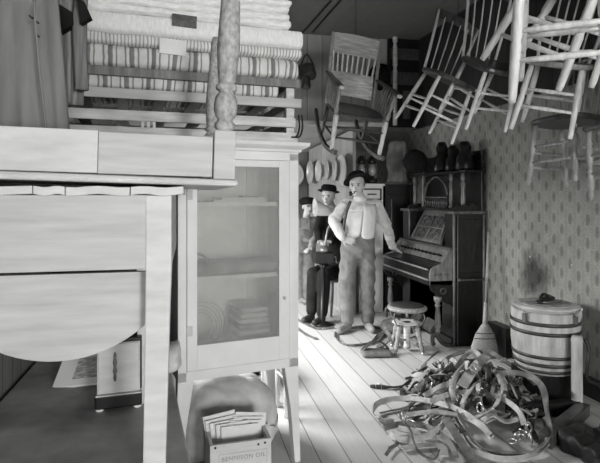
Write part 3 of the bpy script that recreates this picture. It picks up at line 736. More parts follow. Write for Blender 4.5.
tag_card(184.5, 21, .125, .062, m_tagdk, 'small dark card pinned on the quilts left of the turned table leg', -.012)
tag_card(173, 47, .135, .078, m_paperw, 'small white card pinned on the bedding below the dark card', -.012)

# ---------------------------------------------------------------- under the cupboard
p = W(225, 195, 3.12)
def crease(q):
    return q+V((0, 0, 1))*(-.016*(1-min(1, 4*abs(noise.noise(V((q.x*5, q.y*5+3, q.z*4))))))+(-.22*max(0, q.x-.02) if q.z > 0 else 0))
MB().soft((p.x, p.y, .215), (.56, .50, .43), .13, (48, 40, 20), .03, 4, 4, Euler((0, 0, HR)), crease).single('stuffed_sack', m_sack, 'big lumpy grey sack on the floor under the white cupboard', 'sack', smooth=True)
q = W(226, 195, 4.0)
t = thing('slatted_crate', 'slatted crate on the floor behind the stuffed sack under the cupboard', 'crate', (q.x, q.y, 0), (0, 0, HR))
for x in (-.31, .31):
    for y in (0, .34): MB().box((x, y, .20), (.05, .05, .40)).build('corner_post', m_pale, t)
for z in (.06, .15, .24, .33):
    for y in (-.035, .375): MB().box((0, y, z), (.67, .018, .05)).build('slat', m_pale, t)
MB().box((0, .17, .18), (.56, .28, .34)).build('dark_lining', m_darkwood, t)
c = W(236.5, 195, 2.66); CR = R(4)
t = thing('wooden_crate', 'pale wooden crate with printed letters holding papers, under the cupboard front', 'crate', (c.x, c.y, 0), (0, 0, CR))
cw, cd, chh = .30, .28, .30
MB().box((0, -cd/2+.008, chh/2), (cw, .016, chh)).build('front_board', m_crate, t, bevel=.002)
MB().box((0, cd/2-.008, chh/2+.0), (cw, .016, chh)).build('back_board', m_crate, t)
for sx in (-1, 1): MB().box((sx*(cw/2-.008), 0, chh/2), (.016, cd-.033, chh)).build('side_board', m_crate, t)
MB().box((0, 0, .01), (cw-.034, cd-.034, .02)).build('bottom_board', m_crate, t)
def text_part(s, size, loc, parent, mat, name='lettering', shear=0, sx=1):
    cu = bpy.data.curves.new('t', 'FONT'); cu.body = s; cu.size = size; cu.align_x = 'CENTER'; cu.extrude = .0006; cu.space_character = 1.12
    o = bpy.data.objects.new('t', cu); COL.objects.link(o); dg = bpy.context.evaluated_depsgraph_get()
    me = bpy.data.meshes.new_from_object(o.evaluated_get(dg)); bpy.data.objects.remove(o); bpy.data.curves.remove(cu)
    me.transform(Matrix.Translation(V(loc)) @ Matrix.Rotation(PI/2, 4, 'X') @ Matrix.Diagonal((sx, 1, 1, 1)))
    me.materials.clear(); me.materials.append(mat); me.name = name
    ob = bpy.data.objects.new(name, me); COL.objects.link(ob); ob.parent = parent; return ob
text_part('BENNISON OIL', .029, (.012, -cd/2-.0004, chh-.083), t, m_ink)
for (x, z, w_, h_) in ((0.01, chh-.048, .235, .0012), (0.01, chh-.16, .235, .0012), (-.108, chh-.104, .0012, .112), (.128, chh-.104, .0012, .112)):
    MB().box((x, -cd/2-.0005, z), (w_, .001, h_)).build('printed_border', m_ink, t)
for x, z in ((-.125, chh-.012), (.118, chh-.018), (.085, chh-.022)): MB().ball((x, -cd/2-.001, z), .006, (1, .4, 1), 8, 6).build('nail_head', m_black, t)
CM = Matrix.Translation(V((c.x, c.y, 0))) @ Matrix.Rotation(CR, 4, 'Z')
# fanned sheets standing in the crate
for i in range(9):
    u = (.0, .35, -.3, .6, -.65, .85, -.9, 1, -1)[i]; ang = u*9; y = -.118+.009*i; L = .325+.009*i-.03*abs(u)
    m = MB().box((0, 0, L/2), (.165, .0016, L))
    o = m.build('paper_sheet', m_paperw); o.location = CM @ V((u*.034, y, .022)); o.rotation_euler = (R(-15), R(ang), CR+R(u*3))
    tag(o, 'white sheet of paper standing fanned out in the pale crate', 'paper', 'loose papers in the crate')

# ---------------------------------------------------------------- pans and far room
pans = [(310.5, 172.4, .175), (319, 171, .15), (326, 170, .17), (333.5, 169.5, .185), (342, 170.5, .21)]
pl = ['leftmost of the narrow-looking pans hung in a row on the far partition', 'second narrow-looking pan from the left on the far partition', 'middle one of the five narrow-looking pans hung on the far partition', 'second pan from the right in the row on the partition', 'rightmost and largest pan of the row, beside the dark hat']
def pan_mesh(r, dp=.025):
    m = MB(); n = 28
    prof = [(0.001, -dp), (r*.72, -dp), (r*.9, -dp*.5), (r*.96, 0), (r, .004), (r, -.004), (r*.92, -dp*.55), (r*.74, -dp-.006), (0.001, -dp-.006)]
    m.loft([[V((rr*math.cos(2*PI*k/n), rr*math.sin(2*PI*k/n), z)) for k in range(n)] for rr, z in prof], False); return m
for i, (px, py, r) in enumerate(pans):
    q = pline(px+5); q = q+nrm*.09; d = q.dot(FW); z = CZ+(HY-py)/F*d
    o = pan_mesh(r).build('round_pan', [m_pan, m_enamel, m_pan, m_pan, m_enamel][i], None, True); o.location = (q.x, q.y, z)
    o.rotation_euler = (Matrix.Rotation(R(-5), 3, 'Z') @ nrm).to_track_quat('Z', 'Y').to_euler(); tag(o, pl[i], 'pan', 'pans hung on the partition')
k = (296.5-HX)/F; yy = YB-.3; q = V((yy*(.2106+k*.9776)/(.9776-k*.2106), yy, 0)); z = CZ+(HY-174)/F*q.dot(FW)
o = pan_mesh(.205, .03).build('round_pan', m_enamel, None, True); o.location = (q.x-.03, YB-.04, z); o.rotation_euler = (PI/2, 0, 0)
tag(o, 'large round pale pan half hidden behind the cupboard edge', 'pan', 'pans hung on the partition')

# white cabinet, lanterns, dark cabinet, sacks behind the organ
def box_thing(name, label, cat, px0, px1, d, z0, z1, dep):
    a = W(px0, 195, d); b = W(px1, 195, d); wd = (b-a).length; c = (a+b)/2
    t = thing(name, label, cat, (c.x, c.y, z0), (0, 0, 0)); return t, wd
t, wd = box_thing('white_cabinet', 'narrow white cabinet with a dark-framed door behind the standing man', 'cabinet', 359, 384.5, 6.62, 0, 1.64, .35)
MB().box((0, .2, .81), (wd, .36, 1.62)).build('case', m_white, t, bevel=.006)
MB().box((0, .19, 1.63), (wd+.03, .40, .03)).build('top', m_white, t, bevel=.006)
m = MB()
for x, z, sx, sz in ((0, 1.575, wd*.8, .018), (0, 1.445, wd*.8, .018), (-wd*.39, 1.51, .018, .14), (wd*.39, 1.51, .018, .14)): m.box((x, .012, z), (sx, .018, sz))
m.build('door_frame', m_black, t)
MB().tube([(-.05, 0, 1.51), (-.05, -.03, 1.51), (.05, -.03, 1.51), (.05, 0, 1.51)], .009, 6).build('handle', m_black, t)
for (px, lab) in ((361.5, 'black lantern standing on the white cabinet, the left one'), (372, 'black lantern standing on the white cabinet, the right one')):
    q = W(px, 195, 6.72); t = thing('oil_lantern', lab, 'lantern', (q.x, q.y, 1.646), group='lanterns on the white cabinet')
    MB().turned((0, 0, 0), (0, 0, .1), [(0, .06), (.3, .07), (.6, .06), (.8, .035), (1, .03)]).build('fuel_tank', m_black, t, True)
    MB().turned((0, 0, .1), (0, 0, .25), [(0, .03), (.3, .05), (.6, .05), (1, .03)]).build('chimney', m_pan, t, True)
    MB().turned((0, 0, .25), (0, 0, .36), [(0, .03), (.1, .06), (.5, .045), (.7, .03), (1, .025)]).build('hood', m_black, t, True)
    for sx in (-1, 1): MB().tube(spline([(sx*.06, 0, .04), (sx*.085, 0, .15), (sx*.07, 0, .28), (sx*.035, 0, .34)], 5), .008, 6).build('guard_tube', m_black, t, True)
t, wd = box_thing('dark_cabinet', 'dark wooden cabinet with a pale sack on top, left of the parlour organ', 'cabinet', 385, 411, 6.7, 0, 1.66, .4)
MB().box((0, .2, .82), (wd, .4, 1.64)).build('case', m_darkwood, t, bevel=.006)
MB().box((0, .19, 1.65), (wd+.04, .44, .03)).build('top', m_organ2, t, bevel=.006)
MB().box((0, -.006, 1.15), (wd*.78, .016, .7)).build('door', m_organ, t, bevel=.004)
MB().tube([(-wd*.28, -.016, .82), (-wd*.28, -.016, 1.45)], .008, 6).build('beading', m_organ2, t)
MB().ball((wd*.3, -.026, 1.15), .014).build('knob', m_iron, t, True)
q = W(397, 195, 6.85)
m = MB(); rg = []
for i in range(13):
    f = i/12; rg.append(((q.x, q.y, 1.668+.54*f), .155*(1-.12*math.sin(f*9))*(1 if i < 12 else .75)*(1-.15*f), .12*(1 if i < 12 else .7), .07))
drape(m, rg, folds=6, seed=.3).single('burlap_sack', m_sack2, 'pale burlap sack standing on the dark cabinet behind the organ', 'sack', smooth=True)
# bottles and bright clutter between the seated man's legs
q = W(321, 195, 6.95)
t = thing('white_jug', 'small white jug on the floor behind the sitting man\'s legs', 'jug', (q.x-.05, q.y+.25, 0))
MB().turned((0, 0, 0), (0, 0, .2), [(0, .06), (.1, .09), (.5, .1), (.75, .07), (.9, .04), (1, .045)]).build('body', m_enamel, t, True)
MB().tube(spline([(.06, 0, .15), (.12, 0, .15), (.13, 0, .09), (.09, 0, .06)], 5), .009, 6).build('handle', m_enamel, t, True)

# headboard and odd things on the header boards
yh = YH-.05
def hp(px, py, y=yh):
    k = (px-HX)/F; d = y/(.9776-k*.2106); return W(px, py, d)
t = thing('bed_headboard', 'dark panelled bed headboard hung on the far header wall behind the spindle chairs', 'headboard', hp(420, 128)); o3 = t.location
a, b = hp(388, 127), hp(470, 40)
MB().box(((a.x+b.x)/2, yh+.01, (a.z+b.z)/2), (b.x-a.x, .03, b.z-a.z)).build('panel', m_darkwood, t, org=o3)
for py, h in ((56, .14), (80, .16)):
    q = hp(430, py); MB().box((q.x, yh-.012, q.z), (b.x-a.x-.06, .02, h)).build('cross_rail', m_oakdark, t, bevel=.004, org=o3)
for px in (406, 424, 442): q = hp(px, 105); MB().box((q.x, yh-.012, q.z), (.10, .018, .36)).build('upright_panel', m_organ2, t, bevel=.004, org=o3)
q0, q1 = hp(395, 83, yh-.06), hp(395, 16, yh-.06); q1.x = q0.x; q1.y = q0.y
q0.z = hp(395, 126).z
MB().turned(q0, q1, [(0, .028), (.3, .026), (.5, .03), (.52, .02), (.55, .032), (.72, .028), (.75, .018), (.77, .032), (.95, .026), (.965, .015), (.98, .03), (1, .012)]).build('bedpost', m_pale, t, True, org=o3)
q = hp(383, 76, yh-.03)
MB().turned((q.x, YH-.012, q.z), (q.x, YH-.16, q.z), [(0, .17), (.06, .175), (.1, .1), (.7, .085), (1, .06)], 20).single('felt_hat', m_hat, 'round black hat hung on the header wall right of the rocking chair back', 'hat', smooth=True)
q = hp(307, 74)
t = thing('leather_bag', 'dark lumpy leather bag hung on the header boards left of the rocking chair', 'bag', (q.x, YH-.08, q.z-.15)); o3 = t.location
MB().soft((q.x, YH-.08, q.z+.02), (.22, .14, .2), .06, (10, 8, 10), .03, 9, 2).build('bag_body', m_leather_dk, t, True, org=o3)
MB().soft((q.x-.03, YH-.11, q.z-.12), (.1, .1, .16), .04, (8, 8, 8), .02, 12, 6).build('side_pouch', m_leather_dk, t, True, org=o3)
MB().tube(spline([(q.x-.08, YH-.08, q.z+.1), (q.x, YH-.03, q.z+.25), (q.x+.08, YH-.08, q.z+.1)], 6), .008, 6).build('strap', m_leather_dk, t, True, org=o3)
for i, (p0, p1) in enumerate((((300, 36), (331, 1)), ((313, 32), (341, 0)))):
    def cp(px, py): return W(px, py, F*(ZC-.012-CZ)/(HY-py))
    MB().tube([cp(*p0), cp(*p1)], .011, 6).single('ceiling_cable', m_black, ['left one of two dark cables running along the ceiling', 'right one of two dark cables running along the ceiling'][i], 'cable', 'ceiling cables')

t = thing('unseen_shade_box', 'unseen dark box added high on the right wall to shade the wall ahead', 'cupboard', (2.6, .75, 1.95)); o3 = t.location  # added out of view to keep rear window light off the upper wall
MB().box((2.61, .75, 2.72), (.63, 1.2, 1.55)).build('case', m_darkwood, t, bevel=.005, org=o3)
for y in (.45, 1.05):
    dr = MB().box((2.285, y, 2.72), (.02, .57, 1.48)).build('door', m_darkwood, t, bevel=.004, org=o3)
    MB().ball((2.265, y+(.2 if y < .7 else -.2), 2.6), .015).build('knob', m_iron, dr, True, org=o3)
# ---------------------------------------------------------------- parlour organ
OX, OY0, OY1 = 2.90, 4.70, 5.95
t = thing('parlour_organ', 'tall dark carved parlour organ against the wallpapered wall', 'organ', (2.6, (OY0+OY1)/2, 0)); o3 = t.location
om = (OY0+OY1)/2
def ob(c, s, name, mat=m_organ, bev=.004, par=None): return MB().box(c, s).build(name, mat, par or t, bevel=bev, org=o3)
ob((2.725, om, .04), (.37, OY1-OY0, .08), 'plinth')
ob((2.73, om, .36), (.34, OY1-OY0-.02, .56), 'lower_case')
ob((2.575, om, .38), (.03, .8, .46), 'pedal_panel', m_darkwood)
for y in (om-.16, om+.16): MB().hexa([(2.50, y-.1, .05), (2.50, y+.1, .05), (2.58, y+.1, .09), (2.58, y-.1, .09), (2.50, y-.1, .075), (2.50, y+.1, .075), (2.58, y+.1, .2), (2.58, y-.1, .2)]).build('pedal', m_organ2, t, org=o3)
# near end panels with beading
ob((2.725, OY0-.006, .40), (.30, .012, .66), 'end_panel', m_darkwood)
ob((2.725, OY0-.006, 1.03), (.26, .012, .46), 'end_panel', m_organ)
for x, w_ in ((2.562, .022), (2.60, .012), (2.885, .02)): MB().tube([(x, OY0-.012, .02), (x, OY0-.012, 1.30)], w_*.55, 8).build('corner_beading', m_organ3, t, True, org=o3)
MB().tube([(2.60, OY0-.05, .665), (2.87, OY0-.05, .665)], .009, 8).build('towel_rail', m_organ2, t, True, org=o3)
for x in (2.60, 2.87): MB().ball((x, OY0-.045, .665), .018).build('rail_end', m_organ2, t, True, org=o3)
# towers at both ends
for y0, y1 in ((OY0, OY0+.2), (OY1-.2, OY1)):
    ym = (y0+y1)/2
    tw = ob((2.735, ym, 1.0), (.33, .2, .62), 'tower')
    ob((2.725, ym, 1.325), (.37, .235, .03), 'tower_cornice', m_organ2)
    pts = [(2.55, y0+.0, 1.34), (2.90, y0, 1.34), (2.90, y0, 1.37), (2.86, y0, 1.40), (2.82, y0, 1.385), (2.77, y0, 1.43), (2.74, y0, 1.385), (2.69, y0, 1.41), (2.65, y0, 1.38), (2.60, y0, 1.40), (2.56, y0, 1.37)]
    MB().prism([V(p)+V((0, .01, 0)) for p in pts], (0, .02, 0)).build('carved_crest', m_organ, t, org=o3)
    MB().tube([(2.57, y0+.01, .98), (2.57, y0+.01, 1.31)], .011, 8).build('corner_beading', m_organ3, t, True, org=o3)
# key bed
ob((2.44, om, .635), (.26, OY1-OY0, .05), 'key_bed')
ob((2.325, om, .71), (.03, OY1-OY0-.06, .11), 'key_slip', m_organ)
MB().tube([(2.305, OY0+.03, .765), (2.305, OY1-.03, .765)], .011, 8).build('slip_moulding', m_organ3, t, True, org=o3)
MB().tube([(2.305, OY0+.03, .665), (2.305, OY1-.03, .665)], .012, 8).build('slip_moulding', m_organ3, t, True, org=o3)
MB().hexa([(2.33, OY0+.05, .775), (2.33, OY1-.05, .775), (2.5, OY1-.05, .80), (2.5, OY0+.05, .80), (2.33, OY0+.05, .788), (2.33, OY1-.05, .788), (2.5, OY1-.05, .815), (2.5, OY0+.05, .815)]).build('keyboard_lid', m_organ, t, bevel=.003, org=o3)
MB().hexa([(2.49, OY0+.05, .82), (2.49, OY1-.05, .82), (2.54, OY1-.05, .95), (2.54, OY0+.05, .95), (2.51, OY0+.05, .815), (2.51, OY1-.05, .815), (2.56, OY1-.05, .95), (2.56, OY0+.05, .95)]).build('stop_board', m_organ3, t, bevel=.003, org=o3)
for k in range(11):
    y = OY0+.16+.093*k; MB().turned((2.515, y, .885), (2.475, y, .895), [(0, .008), (.5, .008), (.6, .016), (1, .014)], 10).build('stop_knob', m_darkwood, t, True, org=o3)
ob((2.63, om, .965), (.22, OY1-OY0+.0, .026), 'desk_shelf', m_organ2)
for y in (OY0+.012, OY1-.012):
    ys = -.012
    pts = [(2.31, .62), (2.31, .72), (2.325, .775), (2.36, .80), (2.40, .81), (2.44, .83), (2.47, .88), (2.50, .945), (2.54, .965), (2.56, .965), (2.56, .61)]
    MB().prism([V((x, y+ys, z)) for x, z in pts], (0, .024, 0)).build('key_cheek', m_organ3, t, bevel=.003, org=o3)
    pts = [(2.31, .61), (2.56, .61), (2.56, .38), (2.52, .42), (2.47, .44), (2.42, .47), (2.37, .53), (2.33, .56)]
    MB().prism([V((x, y+ys, z)) for x, z in pts], (0, .022, 0)).build('carved_bracket', m_organ, t, bevel=.003, org=o3)
    MB().tube(circle((2.45, y-.014, .555), .028, 14, 'y'), .007, 6, True).build('carved_roundel', m_organ2, t, True, org=o3)
    MB().turned((2.40, y, .14), (2.40, y, .50), [(0, .018), (.08, .03), (.12, .02), (.2, .034), (.5, .027), (.72, .018), (.76, .032), (.82, .018), (.9, .038), (1, .04)], 12).build('front_leg', m_organ3, t, True, org=o3)
    MB().tube(spline([(2.56, y, .02), (2.47, y, .03), (2.41, y, .09), (2.38, y, .14), (2.35, y, .12), (2.345, y, .06), (2.36, y, .03)], 5), [.022]*31, 8).build('scroll_foot', m_organ2, t, True, org=o3)
    for k in range(5): MB().ball((2.36+.036*k, y-.014, .72), .010, (1, .5, 1), 8, 6).build('carved_bead', m_organ2, t, True, org=o3)
# music desk
e = [V((2.545, 4.93, .985)), V((2.545, 5.70, .985)), V((2.735, 5.72, 1.30)), V((2.735, 5.06, 1.30))]
nn = (e[1]-e[0]).cross(e[3]-e[0]).normalized()
nn = nn if nn.x < 0 else -nn
MB().prism(e, -nn*.018).build('music_desk', m_organ2, t, org=o3)
def mp(u, v): return e[0].lerp(e[1], u).lerp(e[3].lerp(e[2], u), v)
m = MB()
for (u0, v0, u1, v1) in ((.05, .06, .95, .06), (.05, .94, .95, .94), (.06, .06, .06, .94), (.94, .06, .94, .94)): m.beam(mp(u0, v0)+nn*.006, mp(u1, v1)+nn*.006, .035, .018, nn)
m.build('desk_frame', m_organ3, t, bevel=.003, org=o3)
m = MB()
m.beam(mp(.5, .06)+nn*.005, mp(.5, .94)+nn*.005, .02, .014, nn); m.beam(mp(.06, .5)+nn*.005, mp(.94, .5)+nn*.005, .02, .014, nn)
for cu, cv in ((.28, .28), (.72, .28), (.28, .72), (.72, .72)):
    m.tube([mp(cu+.10*math.cos(2*PI*k/16)*(1+.35*math.cos(8*PI*k/16)), cv+.13*math.sin(2*PI*k/16)*(1+.35*math.cos(8*PI*k/16)))+nn*.006 for k in range(16)], .006, 5, True)
m.build('fretwork', m_organ3, t, True, org=o3)
cr = [mp(-.02, 1.0), mp(1.02, 1.0), mp(1.02, 1.13), mp(.93, 1.19), mp(.86, 1.08), mp(.72, 1.13), mp(.64, 1.24), mp(.5, 1.28), mp(.36, 1.24), mp(.28, 1.13), mp(.14, 1.08), mp(.07, 1.19), mp(-.02, 1.13)]
MB().prism(cr, -nn*.02).build('desk_crest', m_organ3, t, org=o3)
# high back
ob((2.885, om, 1.45), (.03, OY1-OY0, 1.0), 'back_board', m_darkwood)
ob((2.78, om, 1.735), (.23, OY1-OY0+.06, .026), 'upper_shelf', m_organ)
for y in (OY0+.06, OY0+.3, OY1-.3, OY1-.06):
    MB().turned((2.70, y, 1.345 if abs(y-om) > .5 else 1.36), (2.70, y, 1.722), [(0, .022), (.08, .026), (.1, .015), (.25, .024), (.55, .018), (.72, .026), (.76, .014), (.85, .024), (1, .02)], 10).build('turned_column', m_organ3, t, True, org=o3)
ob((2.78, om, 1.345), (.23, OY1-OY0-.42, .024), 'gallery_shelf', m_organ)
for k in range(12): MB().turned((2.69, om-.24+.044*k, 1.358), (2.69, om-.24+.044*k, 1.47), [(0, .006), (.5, .010), (1, .006)], 6).build('gallery_spindle', m_organ2, t, True, org=o3)
MB().tube([(2.69, om-.26, 1.475), (2.69, om+.26, 1.475)], .010, 6).build('gallery_rail', m_organ2, t, True, org=o3)
MB().tube(spline([(2.69, om-.27, 1.5), (2.69, om-.2, 1.62), (2.69, om, 1.70), (2.69, om+.2, 1.62), (2.69, om+.27, 1.5)], 6), .014, 6).build('arch', m_organ2, t, True, org=o3)
pts = [(OY0-.02, 1.75), (OY1+.02, 1.75), (OY1+.02, 1.83), (OY1-.12, 1.86), (OY1-.2, 1.80), (OY1-.35, 1.90), (om+.1, 1.98), (om, 2.02), (om-.1, 1.98), (OY0+.35, 1.90), (OY0+.2, 1.80), (OY0+.12, 1.86), (OY0-.02, 1.83)]
MB().prism([V((2.86, y, z)) for y, z in pts], (.03, 0, 0)).build('top_crest', m_darkwood, t, org=o3)
q = W(416, 163, 5.95)
MB().turned((q.x, q.y, 1.749), (q.x-.02, q.y, 2.02), [(0, .08), (.3, .13), (.6, .14), (.85, .1), (1, .03)]).single('dark_bundle', m_hat, 'round black bundle sitting on the organ top at its far end', 'bundle', smooth=True)
for i, (y, h, r) in enumerate(((5.35, .34, .10), (5.1, .28, .09), (4.86, .30, .10))):
    MB().turned((2.775, y, 1.749), (2.775, y, 1.749+h), [(0, r*.9), (.1, r), (.5, r*.8), (.6, r*.5), (.8, r*.7), (1, r*.4)]).single('dark_vase', m_darkwood, ['tall dark vase on the organ top, farthest of three', 'dark vase on the organ top, middle of three', 'dark vase on the organ top, nearest the camera'][i], 'vase', 'vases on the organ', smooth=True)

# organ stool
c = G(407, 351, 0); t = thing('organ_stool', 'round screw-top organ stool on turned legs in front of the organ', 'stool', (c.x, c.y, 0))
MB().turned((0, 0, .392), (0, 0, .44), [(0, .15), (.15, .18), (.5, .19), (.8, .185), (.85, .17), (1, .165)], 28).build('seat', m_chair, t, True)
MB().turned((0, 0, .438), (0, 0, .452), [(0, .165), (.6, .16), (1, .13)], 28).build('seat_pad', m_leather_dk, t, True)
MB().turned((0, 0, .32), (0, 0, .395), [(0, .012), (1, .012)], 10).build('screw', m_steel, t, True)
MB().turned((0, 0, .275), (0, 0, .28), [(0, .09), (.2, .135), (.6, .145), (.9, .12), (1, .05)], 24).build('hub', m_pale, t, True)
MB().turned((0, 0, .02), (0, 0, .28), [(0, .02), (.04, .034), (.12, .036), (.16, .03), (.9, .034), (1, .04)], 12).build('centre_post', m_pale, t, True)
for k in range(4):
    a = R(-12.15+42+90*k); dx, dy = math.cos(a), math.sin(a)
    pr = [(0, .012), (.06, .022), (.1, .014), (.2, .026), (.26, .016), (.3, .026), (.34, .016), (.55, .024), (.7, .03), (.74, .018), (.8, .03), (.85, .02), (1, .026)]
    MB().turned((dx*.18, dy*.18, .02), (dx*.105, dy*.105, .285), pr, 12).build('leg', m_chair, t, True)
    MB().ball((dx*.183, dy*.183, .018), .018).build('foot', m_steel, t, True)
    MB().tube([(dx*.155, dy*.155, .115), (dx*.02, dy*.02, .115)], .011, 8).build('rung', m_chair, t, True)
    MB().tube(spline([(dx*.185, dy*.185, .395), (dx*.2, dy*.2, .35), (dx*.17, dy*.17, .29), (dx*.13, dy*.13, .26)], 4), .006, 6).build('brace', m_iron, t, True)

# ---------------------------------------------------------------- barrel, crank post, broom
c = W(545, 195, 3.88); t = thing('washing_barrel', 'round wooden barrel with metal hoops standing by the wallpapered wall', 'barrel', (c.x, c.y, 0))
MB().box((0, 0, .105), (.34, .34, .21)).build('stand', m_darkwood, t, bevel=.005)
prof = [(.0, .198), (.02, .204), (.25, .226), (.5, .238), (.75, .240), (.98, .237), (1, .231)]
z0_, z1_ = .212, .655
brl = lambda f: [r for ff, r in prof if ff >= f][0]
m = MB(); n = 48; rings = []
for f, r in prof+[(1, .208), (.95, .205)]:
    rings.append([V(((r-(.003 if k % 2 else 0))*math.cos(2*PI*k/n), (r-(.003 if k % 2 else 0))*math.sin(2*PI*k/n), z0_+(z1_-z0_)*f)) for k in range(n)])
m.loft(rings).build('staves', m_barrel, t)
def rad_at(f):
    for (a, ra), (b, rb) in zip(prof, prof[1:]):
        if a <= f <= b: return ra+(rb-ra)*(f-a)/(b-a)
for f, h in ((.06, .022), (.17, .026), (.30, .024), (.68, .026), (.83, .026)):
    r = rad_at(f); zz = z0_+(z1_-z0_)*f
    MB().loft([circle((0, 0, zz-h/2), rad_at(max(f-.02, 0))+.0005, 40), circle((0, 0, zz-h/2), r+.004, 40), circle((0, 0, zz+h/2), rad_at(f+.02)+.005, 40), circle((0, 0, zz+h/2), r+.0005, 40)], False).build('hoop', m_leather_dk, t, True)
MB().turned((0, 0, .652), (0, 0, .695), [(0, .20), (.3, .21), (.6, .23), (.85, .235), (1, .215)], 40).build('lid', m_rim, t)
MB().turned((0, 0, .690), (0, 0, .7), [(0, .19), (1, .18)], 40).build('lid_panel', m_barrel, t)
MB().beam((-.09, -.05, (.742-.032)), (.10, .08, (.75-.032)), .05, .022).build('lid_bar', m_black, t, bevel=.003)
MB().tube(spline([(-.06, -.02, (.75-.032)), (-.02, .0, (.79-.032)), (.05, .05, (.775-.032)), (.10, .02, (.75-.032))], 5), .012, 8).build('lid_handle', m_black, t, True)
MB().tube(spline([(-.16, .02, (.735-.032)), (-.05, -.06, (.745-.032)), (.08, -.05, (.745-.032)), (.17, .03, (.735-.032))], 6), .008, 6).build('lid_latch', m_iron, t, True)
for a in (-160, -75, -20):
    x, y = math.cos(R(a)), math.sin(R(a))
    MB().box((x*.243, y*.243, .62), (.03, .03, .06), Euler((0, 0, R(a)))).build('clamp', m_iron, t, bevel=.004)
    MB().ball((x*.253, y*.253, .655), .014).build('clamp_knob', m_steel, t, True)
c = G(577, 413, 0)
t = thing('crank_frame', 'timber frame with an upright post and iron crank in front of the barrel', 'frame', (c.x, c.y, 0)); o3 = t.location
MB().turned((c.x, c.y, .05), (c.x, c.y, .53), [(0, .042), (.06, .037), (.5, .036), (.9, .036), (.93, .040), (1, .032)], 14).build('post', m_barrel, t, True, org=o3)
MB().tube(spline([(c.x+.035, c.y-.03, .52), (c.x+.05, c.y-.05, .45), (c.x+.03, c.y-.06, .36), (c.x+.04, c.y-.05, .25), (c.x+.14, c.y-.06, .20)], 6), .011, 8).build('crank', m_black, t, True, org=o3)
MB().ball((c.x+.145, c.y-.06, .2), .018).build('crank_knob', m_steel, t, True, org=o3)
q = G(508, 412, .05); MB().beam((c.x, c.y, .05), (q.x, q.y, .05), .075, .085).build('base_beam', m_darkwood, t, bevel=.004, org=o3)
q = G(545, 440, .05); MB().beam((c.x+.02, c.y-.04, .045), (q.x, q.y, .045), .08, .08).build('base_beam', m_oakdark, t, bevel=.004, org=o3)
q = G(484, 388, .12); q2 = G(520, 391, .12); MB().beam((q.x, q.y, .14), (q2.x, q2.y, .14), .06, .06).build('cross_beam', m_oakdark, t, bevel=.004, org=o3)
for q_ in (q, q2): MB().box((q_.x, q_.y, .055), (.05, .05, .11)).build('foot_block', m_darkwood, t, org=o3)
q = G(505, 352, .05)
t = thing('dark_box', 'low dark wooden box on the floor between the broom and the barrel', 'box', (q.x+.12, q.y+.1, 0))
MB().box((0, 0, .13), (.28, .28, .26)).build('box_body', m_darkwood, t, bevel=.004)
MB().box((0, 0, .27), (.30, .30, .018)).build('lid', m_darkwood, t, bevel=.004)
q = G(612, 452, .05)
MB().soft((q.x, q.y, .045), (.36, .5, .11), .05, (26, 30, 6), .05, 13, 3).single('tarpaulin', m_tarp, 'crumpled dark tarpaulin on the floor in the lower right corner', 'tarpaulin', smooth=True)
# broom
b0 = G(484, 356, .02); top = W(488.5, 232, 4.98); nk = b0.lerp(top, .25)
t = thing('straw_broom', 'straw broom leaning against the organ end, bristles on the floor', 'broom', (b0.x, b0.y, 0)); o3 = t.location
sd = RT
def br(f, w, th):
    p = b0.lerp(top, f); return [p+sd*x*w/2+FW*y*th/2 for x, y in [(math.cos(2*PI*k/14), math.sin(2*PI*k/14)) for k in range(14)]]
MB().loft([br(.0, .27, .06), br(.08, .24, .06), br(.17, .18, .065), br(.23, .09, .06), br(.25, .05, .045)]).build('bristles', m_straw, t, True, org=o3)
for f, w_ in ((.14, .20), (.18, .165)):
    MB().tube(br(f, w_+.006, .062), .004, 5, True).build('stitching', m_leather_dk, t, True, org=o3)
MB().tube([b0.lerp(top, .24), b0.lerp(top, .42)], [.024, .017], 10).build('ferrule', m_straw, t, True, org=o3)
MB().tube([b0.lerp(top, .4), top], [.014, .012], 10).build('handle', m_chair, t, True, org=o3)

# ---------------------------------------------------------------- harness heap
GRP = 'leather harness straps in the heap'
def strap(pts, w, label, mat=m_leather, th=.009, edge=0.0, n=7, group=GRP, buckle=None, loop=False):
    P = spline(pts, n)
    for p in P: p.z = max(p.z, w*.5*edge+.005)
    nr = []
    for i in range(len(P)):
        t_ = (P[min(i+1, len(P)-1)]-P[max(i-1, 0)]).normalized(); sidev = t_.cross(V((0, 0, 1)))
        if sidev.length < 1e-3: sidev = V((1, 0, 0))
        sidev.normalize(); e_ = edge*(.75+.25*math.sin(i*.5))
        nr.append((sidev*e_+V((0, 0, 1))*(1-e_)).normalized())
    c_ = sum(P, V())/len(P); c_.z = 0
    t = thing('harness_strap', label, 'strap', c_, group=group)
    MB().ribbon(P, nr, w, th).build('strap_band', mat, t, False, org=c_)
    if buckle is not None:
        i = int(buckle*(len(P)-1)); t_ = (P[min(i+1, len(P)-1)]-P[max(i-1, 0)]).normalized(); s_ = t_.cross(nr[i]).normalized()
        w2 = w*.75; q = P[i]
        MB().tube([q+t_*w*.6+s_*w2, q+t_*w*.6-s_*w2, q-t_*w*.6-s_*w2, q-t_*w*.6+s_*w2], .005, 6, True).build('buckle', m_steel, t, True, org=c_)
    return t
def GP(l, h): return [G(x, y, h if isinstance(h, (int, float)) else h[i]) for i, (x, y) in enumerate(l)]
strap(GP([(394, 421), (381, 420), (373, 413), (377, 404), (392, 399), (416, 399), (443, 404), (462, 412), (480, 424), (492, 438)], [.03, .03, .04, .05, .06, .08, .1, .12, .1, .08]), .036, 'widest pale strap, sweeping in a big loop at the heap\'s left end', m_leather_lt, edge=.8, buckle=.1)
